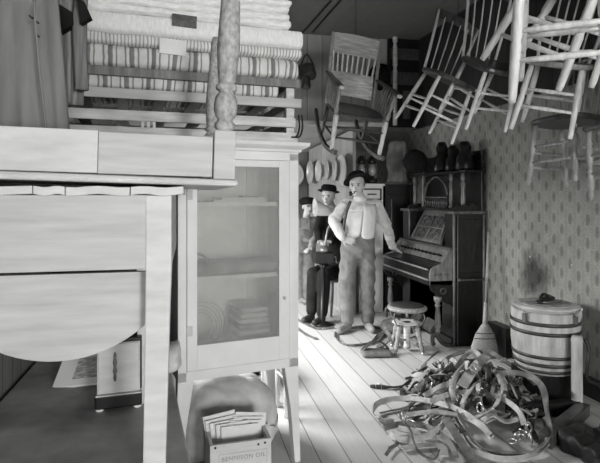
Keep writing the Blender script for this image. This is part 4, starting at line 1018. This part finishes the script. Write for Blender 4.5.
strap(GP([(404, 416), (412, 414), (432, 412), (453, 414), (473, 421), (490, 434)], .1), .03, 'pale strap lying just inside the big left loop', m_leather_lt, edge=.5, buckle=.05)
strap(GP([(390, 433), (396, 438), (407, 440), (425, 437), (441, 427), (446, 418)], [.03, .03, .04, .05, .07, .1]), .036, 'curved strap across the lower left of the heap', edge=.75, mat=m_leather_lt)
strap(GP([(408, 408), (402, 411), (401, 418), (410, 429), (414, 442), (420, 453), (434, 459), (440, 450)], [.12, .13, .12, .09, .06, .03, .02, .02]), .012, 'thin cord-like rein trailing down the left of the heap', edge=.3, mat=m_leather)
strap(GP([(445, 418), (453, 430), (463, 446), (474, 466), (480, 480)], [.12, .1, .06, .03, .02]), .05, 'broad dark strap running down to the bottom edge of the picture', edge=.2, mat=m_leather, th=.008)
big = [(498, 374), (515, 373), (532, 377), (543, 389), (547, 412), (549, 434), (541, 448), (520, 454), (496, 453), (476, 443), (464, 426), (458, 412)]
strap(GP(big, [.2, .22, .22, .2, .14, .08, .05, .04, .05, .07, .1, .12]), .042, 'long trace strap making the big loop at the right of the heap', m_leather, edge=.75, th=.008)
strap(GP([(x-2, y+5) for x, y in big[4:]], [.1, .05, .03, .02, .03, .04, .06, .08]), .034, 'second trace strap lying under the big right loop', m_leather, edge=.6, th=.007)
strap(GP([(505, 372), (494, 372), (480, 380), (468, 392), (462, 404)], [.2, .2, .2, .18, .15]), .03, 'pale strap arching over the top right of the heap', m_leather_lt, edge=.4)
strap(GP([(503, 380), (512, 388), (519, 398), (513, 410), (519, 418), (523, 430)], [.16, .15, .13, .1, .08, .05]), .018, 'dark wavy strap hanging inside the big right loop', m_leather_dk, edge=.5)
strap(GP([(497, 386), (499, 398), (492, 409), (480, 415), (470, 420)], [.17, .16, .13, .12, .1]), .026, 'pale curling strap left of the dark wavy strap', m_leather_lt, edge=.5, buckle=.5)
strap(GP([(440, 364), (452, 356), (468, 351), (482, 352)], [.1, .15, .18, .16]), .032, 'strap at the back of the heap nearest the broom', m_leather, edge=.5)
strap(GP([(452, 373), (460, 362), (468, 353), (476, 352), (482, 362), (478, 374)], [.16, .2, .24, .25, .22, .18]), .034, 'strap arched upright at the top of the heap', m_leather_lt, edge=.7)
strap(GP([(446, 378), (460, 376), (472, 373), (488, 372)], .15), .05, 'short thick trace lying across the top of the heap', m_leather, edge=.2, th=.014)
strap(GP([(462, 386), (470, 374), (478, 364), (486, 356)], [.2, .24, .26, .24]), .07, 'broad pale leather pad leaning on the heap below the broom', m_leather_lt, edge=.3, th=.012)
strap(GP([(404, 387), (408, 391), (418, 393), (428, 391), (434, 386)], [.03, .03, .04, .06, .08]), .034, 'dark strap end curling out on the boards at the heap\'s upper left', m_leather, edge=.7)
strap(GP([(424, 396), (432, 391), (442, 386), (452, 383), (458, 388)], [.1, .13, .16, .18, .16]), .034, 'pale strap bowed over the middle of the heap', m_leather_lt, edge=.6)
strap(GP([(386, 455), (391, 448), (397, 444), (396, 438)], .02), .02, 'short strap end with bits of iron at the lower left of the heap', m_leather, edge=.4, buckle=.3)
strap(GP([(402, 449), (420, 446), (440, 446), (444, 456)], .02), .05, 'flat pale strap lying on the boards at the bottom of the heap', m_leather_lt, edge=.05)
for pts, lab in (([(414, 374), (424, 377), (436, 384)], 'upper blinder leather sticking out at the heap\'s upper left'), ([(420, 381), (430, 385), (438, 390)], 'lower blinder leather sticking out at the heap\'s upper left')):
    strap(GP(pts, [.08, .11, .13]), .06, lab, m_leather_lt, edge=.35, th=.01)
rnd = random.Random(11)
C0 = G(476, 402, .0)
for i in range(105):
    ang = rnd.uniform(0, 2*PI); rr = math.sqrt(rnd.uniform(0, 1)); cx = C0+RT*(rr*.46*math.cos(ang)-.0)+FW*(rr*.58*math.sin(ang)+.05)
    hd_ = rnd.uniform(0, 2*PI); L = rnd.uniform(.16, .40); pts = []
    cur = rnd.uniform(-2.4, 2.4); p = V(cx)
    for k in range(5):
        dd = p-C0-FW*.05; r2 = (dd.dot(RT)/.52)**2+(dd.dot(FW)/.66)**2
        pts.append(V((p.x, p.y, max(.015, .235*(1-r2)*rnd.uniform(.25, 1.15)+.015)))); hd_ += cur/4+rnd.uniform(-.4, .4)
        p = p+V((math.cos(hd_), math.sin(hd_), 0))*L/4
        if p.x > 2.5: p.x = 2.5
    strap(pts, rnd.uniform(.018, .036), 'narrow leather strap tangled in the middle of the harness heap', rnd.choice([m_leather, m_leather_dk, m_leather_lt, m_leather_dk]), edge=rnd.uniform(.1, .9), n=5, buckle=rnd.choice([None, None, .2, .8]))
more = [([(398, 428), (420, 433), (446, 440), (470, 450), (500, 459), (530, 456), (548, 442)], .04, m_leather_lt, .5, 'long pale strap running along the bottom of the heap to the right'),
        ([(430, 402), (450, 394), (474, 392), (500, 398), (518, 410), (524, 424)], .15, m_leather_lt, .7, 'pale strap arched across the front middle of the heap'),
        ([(438, 352), (426, 362), (422, 372), (430, 380), (446, 380)], .07, m_leather, .6, 'dark looped strap at the heap\'s back left corner'),
        ([(488, 350), (506, 362), (522, 372), (536, 384)], .17, m_leather, .5, 'long dark strap slanting down from the broom to the right loop'),
        ([(384, 428), (402, 424), (424, 426), (440, 434), (452, 446), (456, 458)], .05, m_leather, .6, 'dark strap curving under the pale loops at the heap\'s lower left')]
for pts, h, mt, ed, lab in more: strap(GP(pts, h), .034, lab, mt, edge=ed, buckle=.3)
# chain and iron rings
q = G(524, 438, .04)
t = thing('iron_chain', 'short length of heavy iron chain inside the right-hand harness loop', 'chain', (q.x, q.y, 0)); o3 = t.location
for i, (px, py) in enumerate(((512, 441), (517, 437), (521, 441), (526, 437), (531, 440), (529, 432), (522, 431))):
    cc = G(px, py, .05); e_ = Euler((R(90*(i % 2)+20), R(25*i), R(40*i)))
    MB().tube([e_.to_matrix() @ V((.030*math.cos(2*PI*k/16), .018*math.sin(2*PI*k/16), 0))+cc+V((0, 0, .012*(i % 3))) for k in range(16)], .007, 8, True).build('link', m_steel, t, True, org=o3)
for i, (px, py, lab) in enumerate(((460, 398, 'iron harness ring in the middle of the heap'), (404, 417, 'iron harness ring at the heap\'s left, by the thin rein'), (480, 408, 'iron harness ring right of the middle of the heap'))):
    cc = G(px, py, .14); e_ = Euler((R(60+20*i), R(20), R(50*i)))
    MB().tube([e_.to_matrix() @ p_+cc for p_ in circle((0, 0, 0), .03, 18)], .006, 8, True).single('harness_ring', m_steel, lab, 'ring', 'iron rings in the heap', smooth=True)
# a pair of wooden hames and collar in the heap
def hame(pts, label):
    P = spline(GP(pts, [.1, .18, .22, .2]), 6); nP = len(P)
    MB().tube(P, [.014+.010*math.sin(PI*i/(nP-1)) for i in range(nP)], 8).single('wooden_hame', m_chair, label, 'hame', 'wooden hames', smooth=True)
hame([(458, 404), (452, 390), (458, 374), (468, 362)], 'curved wooden hame standing in the heap, the left one')
hame([(500, 404), (504, 392), (500, 378), (490, 366)], 'curved wooden hame standing in the heap, the right one')

# leather things on the floor round the standing man
FL = 'straps on the floor by the standing man'
lp = [(336, 333), (345, 329), (362, 327), (380, 328), (384, 332), (374, 341), (358, 345), (342, 343), (336, 338)]
strap(GP(lp+lp[:1], .02), .035, 'leather strap loop lying around the standing man\'s feet', m_leather, edge=.55, group=FL)
strap(GP([(294, 317), (304, 323), (316, 328), (326, 328), (334, 327)], .015), .03, 'long strap reaching from the cupboard leg to the man\'s boots', m_leather, edge=.2, group=FL, buckle=.7)
strap(GP([(296, 327), (304, 333), (314, 338), (317, 338)], .012), .03, 'short dark strap end on the boards beside the cupboard', m_leather, edge=.15, group=FL)
strap(GP([(372, 344), (378, 336), (386, 332), (390, 338), (384, 346), (372, 350), (366, 356)], [.03, .06, .08, .08, .05, .03, .02]), .04, 'twisted strap lying left of the organ stool', m_leather, edge=.6, group=FL)
q = G(378, 355, .02)
t = thing('saddle_pad', 'flat dark leather saddle pad on the floor left of the organ stool', 'pad', (q.x, q.y+.04, 0), (0, 0, R(-8)))
MB().soft((0, 0, .03), (.28, .16, .055), .025, (12, 8, 4), .01, 9, 2).build('pad', m_leather, t, True)
MB().ribbon(spline([(-.13, 0, .055), (-.05, .02, .12), (.05, .02, .12), (.12, 0, .06)], 6), [V((0, 0, 1))]*19, .05, .008).build('pad_strap', m_leather_dk, t, True)
q = G(400, 330, .02)
MB().soft((q.x-.05, q.y, .06), (.3, .2, .12), .05, (12, 10, 6), .03, 8, 8).single('leather_bundle', m_leather, 'rumpled leather bundle on the floor behind the organ stool', 'bundle', smooth=True)

# ---------------------------------------------------------------- people
def evaluate(o):
    dg = bpy.context.evaluated_depsgraph_get(); me = bpy.data.meshes.new_from_object(o.evaluated_get(dg))
    o.modifiers.clear(); old = o.data; o.data = me; bpy.data.meshes.remove(old)
    for p in me.polygons: p.use_smooth = True
def skin(mb, name, mat, parent, org, vox=.011, it=4, wr=0, fr=(9, 9, 16)):
    o = mb.build(name, mat, parent, True, 0, org)
    r = o.modifiers.new('r', 'REMESH'); r.mode = 'VOXEL'; r.voxel_size = vox
    s = o.modifiers.new('s', 'SMOOTH'); s.factor = .5; s.iterations = it
    evaluate(o)
    if wr:   # cloth creases
        for v in o.data.vertices:
            q = v.co; k = noise.noise(V((q.x*fr[0], q.y*fr[1], q.z*fr[2]+q.x*4+wr*900)))
            v.co = q+v.normal*wr*(1-2*abs(k)*1.6)
    if not o.data.materials: o.data.materials.append(mat)
    return o
def limb(m, pts, rs, seg=12):
    P = [V(p) for p in pts]; Q = []; RR = []
    for i in range(len(P)-1):
        for k in range(5):
            f = k/5; Q.append(P[i].lerp(P[i+1], f)); RR.append(rs[i]+(rs[i+1]-rs[i])*f)
    Q.append(P[-1]); RR.append(rs[-1]); m.tube(Q, RR, seg)
    for p, r in zip(P, rs): m.ball(p, r*.99, (1, 1, 1), 12, 8)
def torso(m, secs, side):
    # secs: (centre, half width, half depth); side = unit vector to the figure's picture-right
    fwd = V((0, 0, 1)).cross(side); rings = []
    S = []
    for (c0, a0, b0), (c1, a1, b1) in zip(secs, secs[1:]):
        for k in range(4):
            f = k/4; S.append((V(c0).lerp(V(c1), f), a0+(a1-a0)*f, b0+(b1-b0)*f))
    S.append((V(secs[-1][0]), secs[-1][1], secs[-1][2]))
    m.loft([[c+side*a*math.cos(2*PI*k/20)+fwd*b*math.sin(2*PI*k/20) for k in range(20)] for c, a, b in S])
def head(m, c, face, r=.112):
    # c: centre of skull; face: unit horizontal facing direction
    sd_ = face.cross(V((0, 0, 1))).normalized(); q = V((0, 1, 0)).rotation_difference(V((face.x, face.y, 0)).normalized()).to_euler()
    m.ball(c+V((0, 0, .03)), r, (.74, .92, .98), 18, 12, q)
    m.ball(c+face*.022-V((0, 0, .045)), .07, (.82, .95, 1.05), 14, 10, q)
    m.ball(c+face*.055-V((0, 0, .092)), .03, (1.0, .8, .7), 10, 8, q)          # chin
    m.ball(c+face*.098-V((0, 0, .024)), .016, (.8, 1.2, 1.3), 10, 8, q)          # nose
    m.ball(c+face*.086+V((0, 0, .022)), .03, (1.6, .5, .4), 10, 8, q)            # brow
    m.ball(c+face*.082-V((0, 0, .062)), .018, (1.4, .7, .5), 10, 8, q)           # lips
    for s in (-1, 1): m.ball(c+sd_*s*.078-face*.005-V((0, 0, .01)), .022, (.5, .8, 1.5), 8, 8, q)
def face_parts(t, c, face, org, brow=m_hat):
    sd_ = face.cross(V((0, 0, 1))).normalized()
    for s in (-1, 1):
        MB().ball(c+sd_*s*.032+face*.087+V((0, 0, .002)), .0105, (1, 1, .7), 8, 6).build('eye', m_hat, t, True, org=org)
        MB().tube([c+sd_*s*.016+face*.099+V((0, 0, .02)), c+sd_*s*.05+face*.086+V((0, 0, .021))], .005, 6).build('eyebrow', brow, t, True, org=org)
    MB().tube([c-sd_*.022+face*.090-V((0, 0, .063)), c+face*.096-V((0, 0, .063)), c+sd_*.022+face*.090-V((0, 0, .063))], .004, 6).build('mouth', m_leather_dk, t, True, org=org)
def hand(m, wrist, dirv, palm_n, k=1.0, curl=.25, thumb=1, spread=.16):
    d_ = V(dirv).normalized(); n_ = V(palm_n); n_ = (n_-d_*n_.dot(d_)).normalized(); s_ = d_.cross(n_).normalized()*thumb
    for j in range(5): limb(m, [wrist, wrist+d_*.085*k+s_*(-.03+.015*j)*k], [.018*k, .015*k], 8)
    for j, L in enumerate((.060, .076, .080, .070)):
        o_ = -.030+.020*j; b_ = wrist+d_*.085*k+s_*o_*k
        dd = (d_+s_*spread*(j-1.5)).normalized()
        p1 = b_+dd*L*.45*k; p2 = p1+(dd*(1-curl*.6)-n_*curl).normalized()*L*.32*k; p3 = p2+(dd*(1-curl)-n_*curl*1.6).normalized()*L*.28*k
        limb(m, [b_, p1, p2, p3], [.0105*k, .0098*k, .0088*k, .0075*k], 8)
    b_ = wrist+d_*.03*k+s_*.03*k; p1 = b_+(d_*.6+s_*.8)*.038*k; p2 = p1+(d_*.85+s_*.4-n_*curl*.5)*.032*k
    limb(m, [b_, p1, p2], [.014*k, .0115*k, .009*k], 8)
def hat(t, c, face, org, brim, crown, hgt, mat=m_hat, tilt=(0, 0), name='hat'):
    h = thing_part = None
    rot = (Euler((tilt[0], tilt[1], 0))).to_matrix()
    prof = [(.001, -.0), (crown*.98, -.004), (brim*.8, -.006), (brim, .006), (brim*.985, .012), (crown*1.06, .01), (crown, .03), (crown*.96, hgt*.7), (crown*.8, hgt*.97), (crown*.45, hgt*.93), (.001, hgt*.9)]
    n = 28
    MB().loft([[c+rot @ V((r*math.cos(2*PI*k/n), r*math.sin(2*PI*k/n)*1.1, z)) for k in range(n)] for r, z in prof], False).build(name, mat, t, True, org=org)

# standing man ------------------------------------------------
dm = 5.76
t = thing('person', 'man in white shirt and black hat standing with one hand on the organ', 'person', G(358, 328, 0)); org = t.location.copy()
side = RT; fwd_ = -FW
hp_ = W(358, 243, dm); ch = W(361.5, 212, dm); nk = W(360, 198, dm); hc = W(357, 186, dm-.03)
face = (-FW-RT*.32).normalized()
kl, kr = W(346.5, 284, dm-.05), W(367.5, 284, dm); al, ar = W(347, 320, dm-.02), W(368, 322, dm+.05)
al.z = .10; ar.z = .10
shl, shr = W(346.5, 205, dm+.02), W(376, 205.5, dm+.04)
ell, elr = W(333.5, 219.5, dm-.02), W(386.5, 226, dm+.2); wrl, wrr = W(342, 237.5, dm-.16), W(392.5, 246.5, dm+.39)
m = MB()
head(m, hc, face)
limb(m, [hc-V((0, 0, .06)), nk, ch+V((0, 0, .06))], [.058, .056, .06])
torso(m, [(hp_, .15, .10), (ch-V((0, 0, .1)), .15, .10), (ch+V((0, 0, .06)), .15, .09), (nk-V((0, 0, .03)), .07, .06)], side)
for s_, (a_, b_, c_) in ((-1, (shl, ell, wrl)), (1, (shr, elr, wrr))): limb(m, [a_, b_, c_], [.05, .042, .029])
for hx, k_, a_ in ((-.085, kl, al), (.085, kr, ar)): limb(m, [hp_+side*hx, k_, a_], [.08, .055, .042])
hand(m, wrr, (W(400, 252.5, dm+.42)-wrr), V((0, 0, 1)), 1.05, .25, -1, .28)
hand(m, wrl, (W(349, 240, dm-.17)-wrl), -FW, 1.0, .35, 1)
skin(m, 'body', m_skin, t, org, .009, 3)
face_parts(t, hc, face, org)
m = MB()
torso(m, [(hp_+V((0, 0, .03)), .172, .125), (hp_+V((0, 0, .14)), .178, .13), (ch-V((0, 0, .05)), .185, .135), (ch+V((0, 0, .055)), .175, .115), (nk-V((0, 0, .05)), .085, .08)], side)
limb(m, [shl, ell, wrl], [.075, .066, .046]); limb(m, [shr, elr, wrr], [.075, .062, .044])
limb(m, [shl, ch+V((0, 0, .06)), shr], [.07, .08, .07])
skin(m, 'shirt', m_shirt, t, org, wr=.008)
MB().turned(nk-V((0, 0, .035)), nk+V((0, 0, .025)), [(0, .085), (.5, .075), (1, .068)], 16).build('collar', m_vest, t, True, org=org)
# waistcoat front panels with rounded lower ends
for s_, x0, x1, zl in ((-1, -.15, .0, .005), (1, .01, .165, -.012)):
    g = []; n = 10
    for i in range(n+1):
        u = i/n; x = x0+(x1-x0)*u; row = []
        yb_ = lambda xx: -.137*math.sqrt(max(0, 1-(xx/.192)**2))-.010
        lo = hp_.z+.10+zl-.035*math.sqrt(max(0, 1-(2*u-1)**2)); hi = ch.z+.09 if s_ > 0 else ch.z+.05
        for j in range(9):
            z_ = lo+(hi-lo)*j/8; ctr = hp_.lerp(ch, max(0, min(1, (z_-hp_.z)/(ch.z-hp_.z))))
            p_ = V((ctr.x, ctr.y, z_))+side*x*(1-.10*j/8)+FW*(yb_(x)+.02*max(0, j-6)); row.append(p_)
        g.append(row)
    m = MB(); vs = [[m.bm.verts.new(p_) for p_ in r] for r in g]
    for i in range(n):
        for j in range(8): m.face([vs[i][j], vs[i+1][j], vs[i+1][j+1], vs[i][j+1]])
    o = m.build('waistcoat_front', m_vest if s_ > 0 else m_shirt, t, True, org=org)
    sd_m = o.modifiers.new('th', 'SOLIDIFY'); sd_m.thickness = .006; sd_m.offset = 0
pts = [W(px, py, dm-.145) for px, py in ((350.5, 201), (346.5, 212), (344, 225), (342.5, 241))]
MB().ribbon(spline(pts, 6), [-FW]*19, .03, .008).build('suspender', m_leather_dk, t, True, org=org)
m = MB()
torso(m, [(hp_+V((0, 0, .125)), .172, .128), (hp_+V((0, 0, .05)), .18, .134), (hp_, .185, .135), (hp_-V((0, 0, .07)), .182, .132), (hp_-V((0, 0, .17)), .150, .105)], side)
for hx, k_, a_ in ((-.085, kl, al), (.085, kr, ar)): limb(m, [hp_+side*hx-V((0, 0, .06)), (hp_+side*hx).lerp(k_, .55), k_, k_.lerp(a_, .5), a_+V((0, 0, .02))], [.106, .096, .084, .080, .074])
skin(m, 'trousers', m_trous, t, org, wr=.010, fr=(8, 8, 8))
for a_, d_ in ((al, (-FW*.9-RT*.55)), (ar, (-FW*.95+RT*.1))):
    d_ = d_.normalized(); m = MB(); b_ = V((a_.x, a_.y, .045))
    limb(m, [V((a_.x, a_.y, .11)), b_-d_*.03], [.05, .045]); limb(m, [b_, b_+d_*.10, b_+d_*.19], [.05, .047, .038])
    for v_ in m.bm.verts:
        if v_.co.z < .004: v_.co.z = .004
    skin(m, 'boot', m_shoe, t, org, .01, 3)
hat(t, hc+V((0, 0, .062))-face*.02-RT*.005, face, org, .152, .104, .085, tilt=(R(-24), R(-8)))
m = MB(); sd_ = face.cross(V((0, 0, 1))).normalized()
m.ball(hc+V((0, 0, .02))-face*.02, .108, (.80, .88, .8), 16, 10); m.build('hair', m_trous, t, True, org=org)
# pipe
mo = hc+face*.100-V((0, 0, .066)); bw = mo+face*.075-RT*.035-V((0, 0, .03))
t = thing('tobacco_pipe', 'dark tobacco pipe in the standing man\'s mouth', 'pipe', bw)
MB().tube([mo, mo.lerp(bw, .5)-V((0, 0, .006)), bw], [.005, .006, .008], 8).build('stem', m_black, t, True, org=bw)
MB().turned(bw-V((0, 0, .015)), bw+V((0, 0, .035)), [(0, .010), (.3, .018), (.9, .018), (1, .013)]).build('bowl', m_black, t, True, org=bw)

# boy ---------------------------------------------------------
db = 7.25
t = thing('person', 'boy in a cap and overalls standing at the cupboard edge in the far room', 'person', G(304, 301, 0)); org = t.location.copy()
hp_ = W(304, 247, db); ch = W(304.5, 224, db); nk = W(306, 217, db); hc = W(308, 206.5, db)
face = (-FW+RT*.35).normalized(); m = MB(); head(m, hc, face, .098)
kl, kr, al, ar = W(301, 272, db), W(309, 272, db-.05), W(301, 296, db), W(309, 297, db-.08); al.z = ar.z = .09
shl, shr = W(293.5, 221, db), W(313.5, 221, db); ell, elr = W(290.5, 238, db+.03), W(315.5, 237, db-.03); wrl, wrr = W(293, 251, db-.08), W(311, 247, db-.2)
limb(m, [hc-V((0, 0, .05)), nk, ch], [.05, .048, .05]); torso(m, [(hp_, .13, .09), (ch, .13, .085), (nk-V((0, 0, .03)), .06, .05)], side)
limb(m, [shl, ell, wrl], [.04, .034, .025]); limb(m, [shr, elr, wrr], [.04, .034, .025])
for hx, k_, a_ in ((-.065, kl, al), (.065, kr, ar)): limb(m, [hp_+side*hx, k_, a_], [.065, .047, .036])
hand(m, wrl, V((0, -.1, -1)), -FW, .9, .3, 1); hand(m, wrr, (-FW*.6-RT*.6-V((0, 0, .4))), V((0, 0, 1)), .9, .35, -1)
skin(m, 'body', m_skin, t, org, .009, 3); face_parts(t, hc, face, org)
m = MB(); torso(m, [(hp_+V((0, 0, .08)), .15, .11), (ch, .16, .115), (nk-V((0, 0, .035)), .075, .07)], side)
limb(m, [shl, ell, wrl], [.062, .055, .042]); limb(m, [shr, elr, wrr], [.062, .055, .042]); limb(m, [shl, ch+V((0, 0, .03)), shr], [.055, .07, .055])
skin(m, 'jacket', m_ltjack, t, org, wr=.007)
m = MB(); torso(m, [(ch-V((0, 0, .06)), .155, .12), (hp_, .165, .12), (hp_-V((0, 0, .08)), .155, .115)], side)
for hx, k_, a_ in ((-.07, kl, al), (.07, kr, ar)): limb(m, [hp_+side*hx-V((0, 0, .03)), k_, a_+V((0, 0, .01))], [.088, .078, .068])
skin(m, 'overalls', m_denim, t, org, wr=.008, fr=(7, 7, 9))
for x_ in (-.07, .07): MB().ribbon(spline([ch+side*x_-FW*.125-V((0, 0, .05)), ch+side*x_*.95-FW*.115+V((0, 0, .06)), ch+side*x_*.9+V((0, 0, .115))], 5), [-FW]*11, .03, .006).build('overall_strap', m_denim, t, True, org=org)
for a_ in (al, ar):
    m = MB(); b_ = V((a_.x, a_.y, .042)); limb(m, [V((a_.x, a_.y, .09)), b_], [.042, .04]); limb(m, [b_, b_-FW*.15+RT*.06], [.042, .034])
    for v_ in m.bm.verts:
        if v_.co.z < .004: v_.co.z = .004
    skin(m, 'shoe', m_shoe, t, org, .01, 3)
m = MB(); m.ball(hc+V((0, 0, .072))-face*.01, .125, (1.0, 1.05, .5), 18, 10); m.ball(hc+V((0, 0, .052))+face*.085, .07, (1.0, .9, .12), 12, 6); m.build('cap', m_jacket, t, True, org=org)

# seated man --------------------------------------------------
ds = 6.5
st = W(337, 195, ds+.05)
t = thing('wooden_stool', 'plain stool the man in the black jacket sits on', 'stool', (st.x, st.y, 0))
MB().turned((0, 0, .42), (0, 0, .455), [(0, .16), (.5, .17), (1, .16)], 20).build('seat', m_mid, t, True)
for k in range(4):
    a = R(45+90*k); MB().turned((math.cos(a)*.15, math.sin(a)*.15, 0), (math.cos(a)*.11, math.sin(a)*.11, .42), [(0, .014), (.5, .02), (1, .016)]).build('leg', m_mid, t, True)
t = thing('person', 'man in black jacket and hat sitting behind the standing man', 'person', (st.x, st.y, 0)); org = t.location.copy()
hp_ = W(337, 195, ds+.03); hp_.z = .565; ch = W(335.5, 217, ds); ch.z = 1.12; nk = W(333.5, 209, ds-.02); nk.z = 1.30; hc = W(328.5, 198.3, ds-.05)
hc.z = 1.475
face = (-FW-RT*.45).normalized(); m = MB(); head(m, hc, face)
kl, kr = W(313.5, 247, ds-.28), W(324, 250, ds-.38); kl.z = kr.z = .56; al, ar = W(311.5, 285, ds-.30), W(322, 290, ds-.42); al.z = ar.z = .1
shl, shr = W(322.5, 213, ds), W(346, 213, ds+.02); shl.z = shr.z = 1.25
ell, elr = W(318, 229, ds-.1), W(347, 233, ds-.05); wrl, wrr = W(319, 240, ds-.33), W(331, 241, ds-.36)
limb(m, [hc-V((0, 0, .06)), nk, ch+V((0, 0, .08))], [.058, .055, .06]); torso(m, [(hp_, .15, .11), (ch, .15, .10), (nk-V((0, 0, .04)), .07, .06)], side)
limb(m, [shl, ell, wrl], [.048, .04, .028]); limb(m, [shr, elr, wrr], [.048, .04, .028])
for hx, k_, a_ in ((-.09, kl, al), (.09, kr, ar)): limb(m, [hp_+side*hx, k_, a_], [.08, .056, .042])
hand(m, wrl, (-FW*.5+RT*.4-V((0, 0, .2))), V((0, 0, 1)), 1, .35, 1); hand(m, wrr, (-FW*.5-RT*.6-V((0, 0, .1))), V((0, 0, 1)), 1, .35, -1)
skin(m, 'body', m_skin, t, org, .009, 3); face_parts(t, hc, face, org)
m = MB(); torso(m, [(hp_-V((0, 0, .02)), .18, .135), (ch-V((0, 0, .1)), .175, .13), (ch+V((0, 0, .06)), .18, .12), (nk-V((0, 0, .05)), .085, .08)], side)
limb(m, [shl, ell, wrl], [.072, .06, .045]); limb(m, [shr, elr, wrr], [.072, .06, .045]); limb(m, [shl, ch+V((0, 0, .08)), shr], [.06, .07, .06])
skin(m, 'jacket', m_jacket, t, org)
m = MB(); torso(m, [(hp_+V((0, 0, .06)), .165, .125), (hp_-V((0, 0, .08)), .175, .13)], side)
for hx, k_, a_ in ((-.09, kl, al), (.09, kr, ar)): limb(m, [hp_+side*hx, k_, a_+V((0, 0, .02))], [.10, .082, .066])
skin(m, 'trousers', m_jacket, t, org)
for a_ in (al, ar):
    m = MB(); b_ = V((a_.x, a_.y, .045)); d_ = (-FW-RT*.6).normalized(); limb(m, [V((a_.x, a_.y, .1)), b_], [.046, .044]); limb(m, [b_, b_+d_*.18], [.047, .036])
    for v_ in m.bm.verts:
        if v_.co.z < .004: v_.co.z = .004
    skin(m, 'shoe', m_leather_dk, t, org, .01, 3)
hat(t, hc+V((0, 0, .066)), face, org, .138, .098, .085, tilt=(R(-4), R(8)))
m = MB(); n_ = nk-FW*.10-V((0, 0, .09)); m.prism([n_-RT*.05+V((0, 0, .08)), n_+RT*.05+V((0, 0, .08)), n_+V((0, 0, -.1))], -FW*.02); m.build('shirt_front', m_vest, t, org=org)
# phonograph with a light horn in front of the seated man
q = W(323, 195, ds-.5); 
t = thing('phonograph', 'small phonograph with a pale horn standing in front of the sitting man', 'phonograph', (q.x, q.y, 0)); o3 = t.location
MB().turned((q.x, q.y, 0), (q.x, q.y, .72), [(0, .12), (.03, .12), (.06, .03), (.9, .025), (1, .06)]).build('pedestal', m_darkwood, t, True, org=o3)
MB().box((q.x, q.y, .78), (.22, .20, .12)).build('case', m_darkwood, t, bevel=.008, org=o3)
MB().turned((q.x+.02, q.y, .84), (q.x+.02, q.y, .90), [(0, .055), (.3, .06), (1, .05)]).build('mechanism', m_iron, t, True, org=o3)
hs, he = W(331, 212, ds-.5), W(314.5, 207, ds-.56)
MB().loft([[hs.lerp(he, f)+ (V((0, 0, 1))*math.cos(2*PI*k/20)+(-FW*.9+RT*.2).normalized()*math.sin(2*PI*k/20))*r_ for k in range(20)] for f, r_ in ((0, .05), (.3, .062), (.6, .08), (.85, .09), (1, .104), (1, .098), (.6, .07), (0, .03))], False).build('horn', m_white2, t, True, org=o3)
MB().tube(spline([hs, hs+RT*.03-V((0, 0, .08)), (q.x+.06, q.y, 1.1), (q.x+.02, q.y, .9)], 6), .015, 8).build('horn_neck', m_iron, t, True, org=o3)
MB().tube(spline([(q.x+.11, q.y, .78), (q.x+.15, q.y-.01, .78), (q.x+.155, q.y-.02, .72), (q.x+.19, q.y-.02, .72)], 4), .007, 6).build('crank', m_steel, t, True, org=o3)

# ---------------------------------------------------------------- camera and view
cam = bpy.data.cameras.new('camera'); co = bpy.data.objects.new('camera', cam); COL.objects.link(co)
cam.sensor_width = 36; cam.lens = 36*F/600; cam.shift_y = (HY-231.5)/600; cam.clip_start = .02
co.location = (0, 0, CZ); co.rotation_euler = (PI/2, 0, -math.atan2(.2106, .9776)); SC.camera = co
vs = SC.view_settings; vs.view_transform = 'Standard'; vs.look = 'None'; vs.gamma = 1; vs.use_curve_mapping = False; vs.exposure = .55
SC.cycles.max_bounces = 8
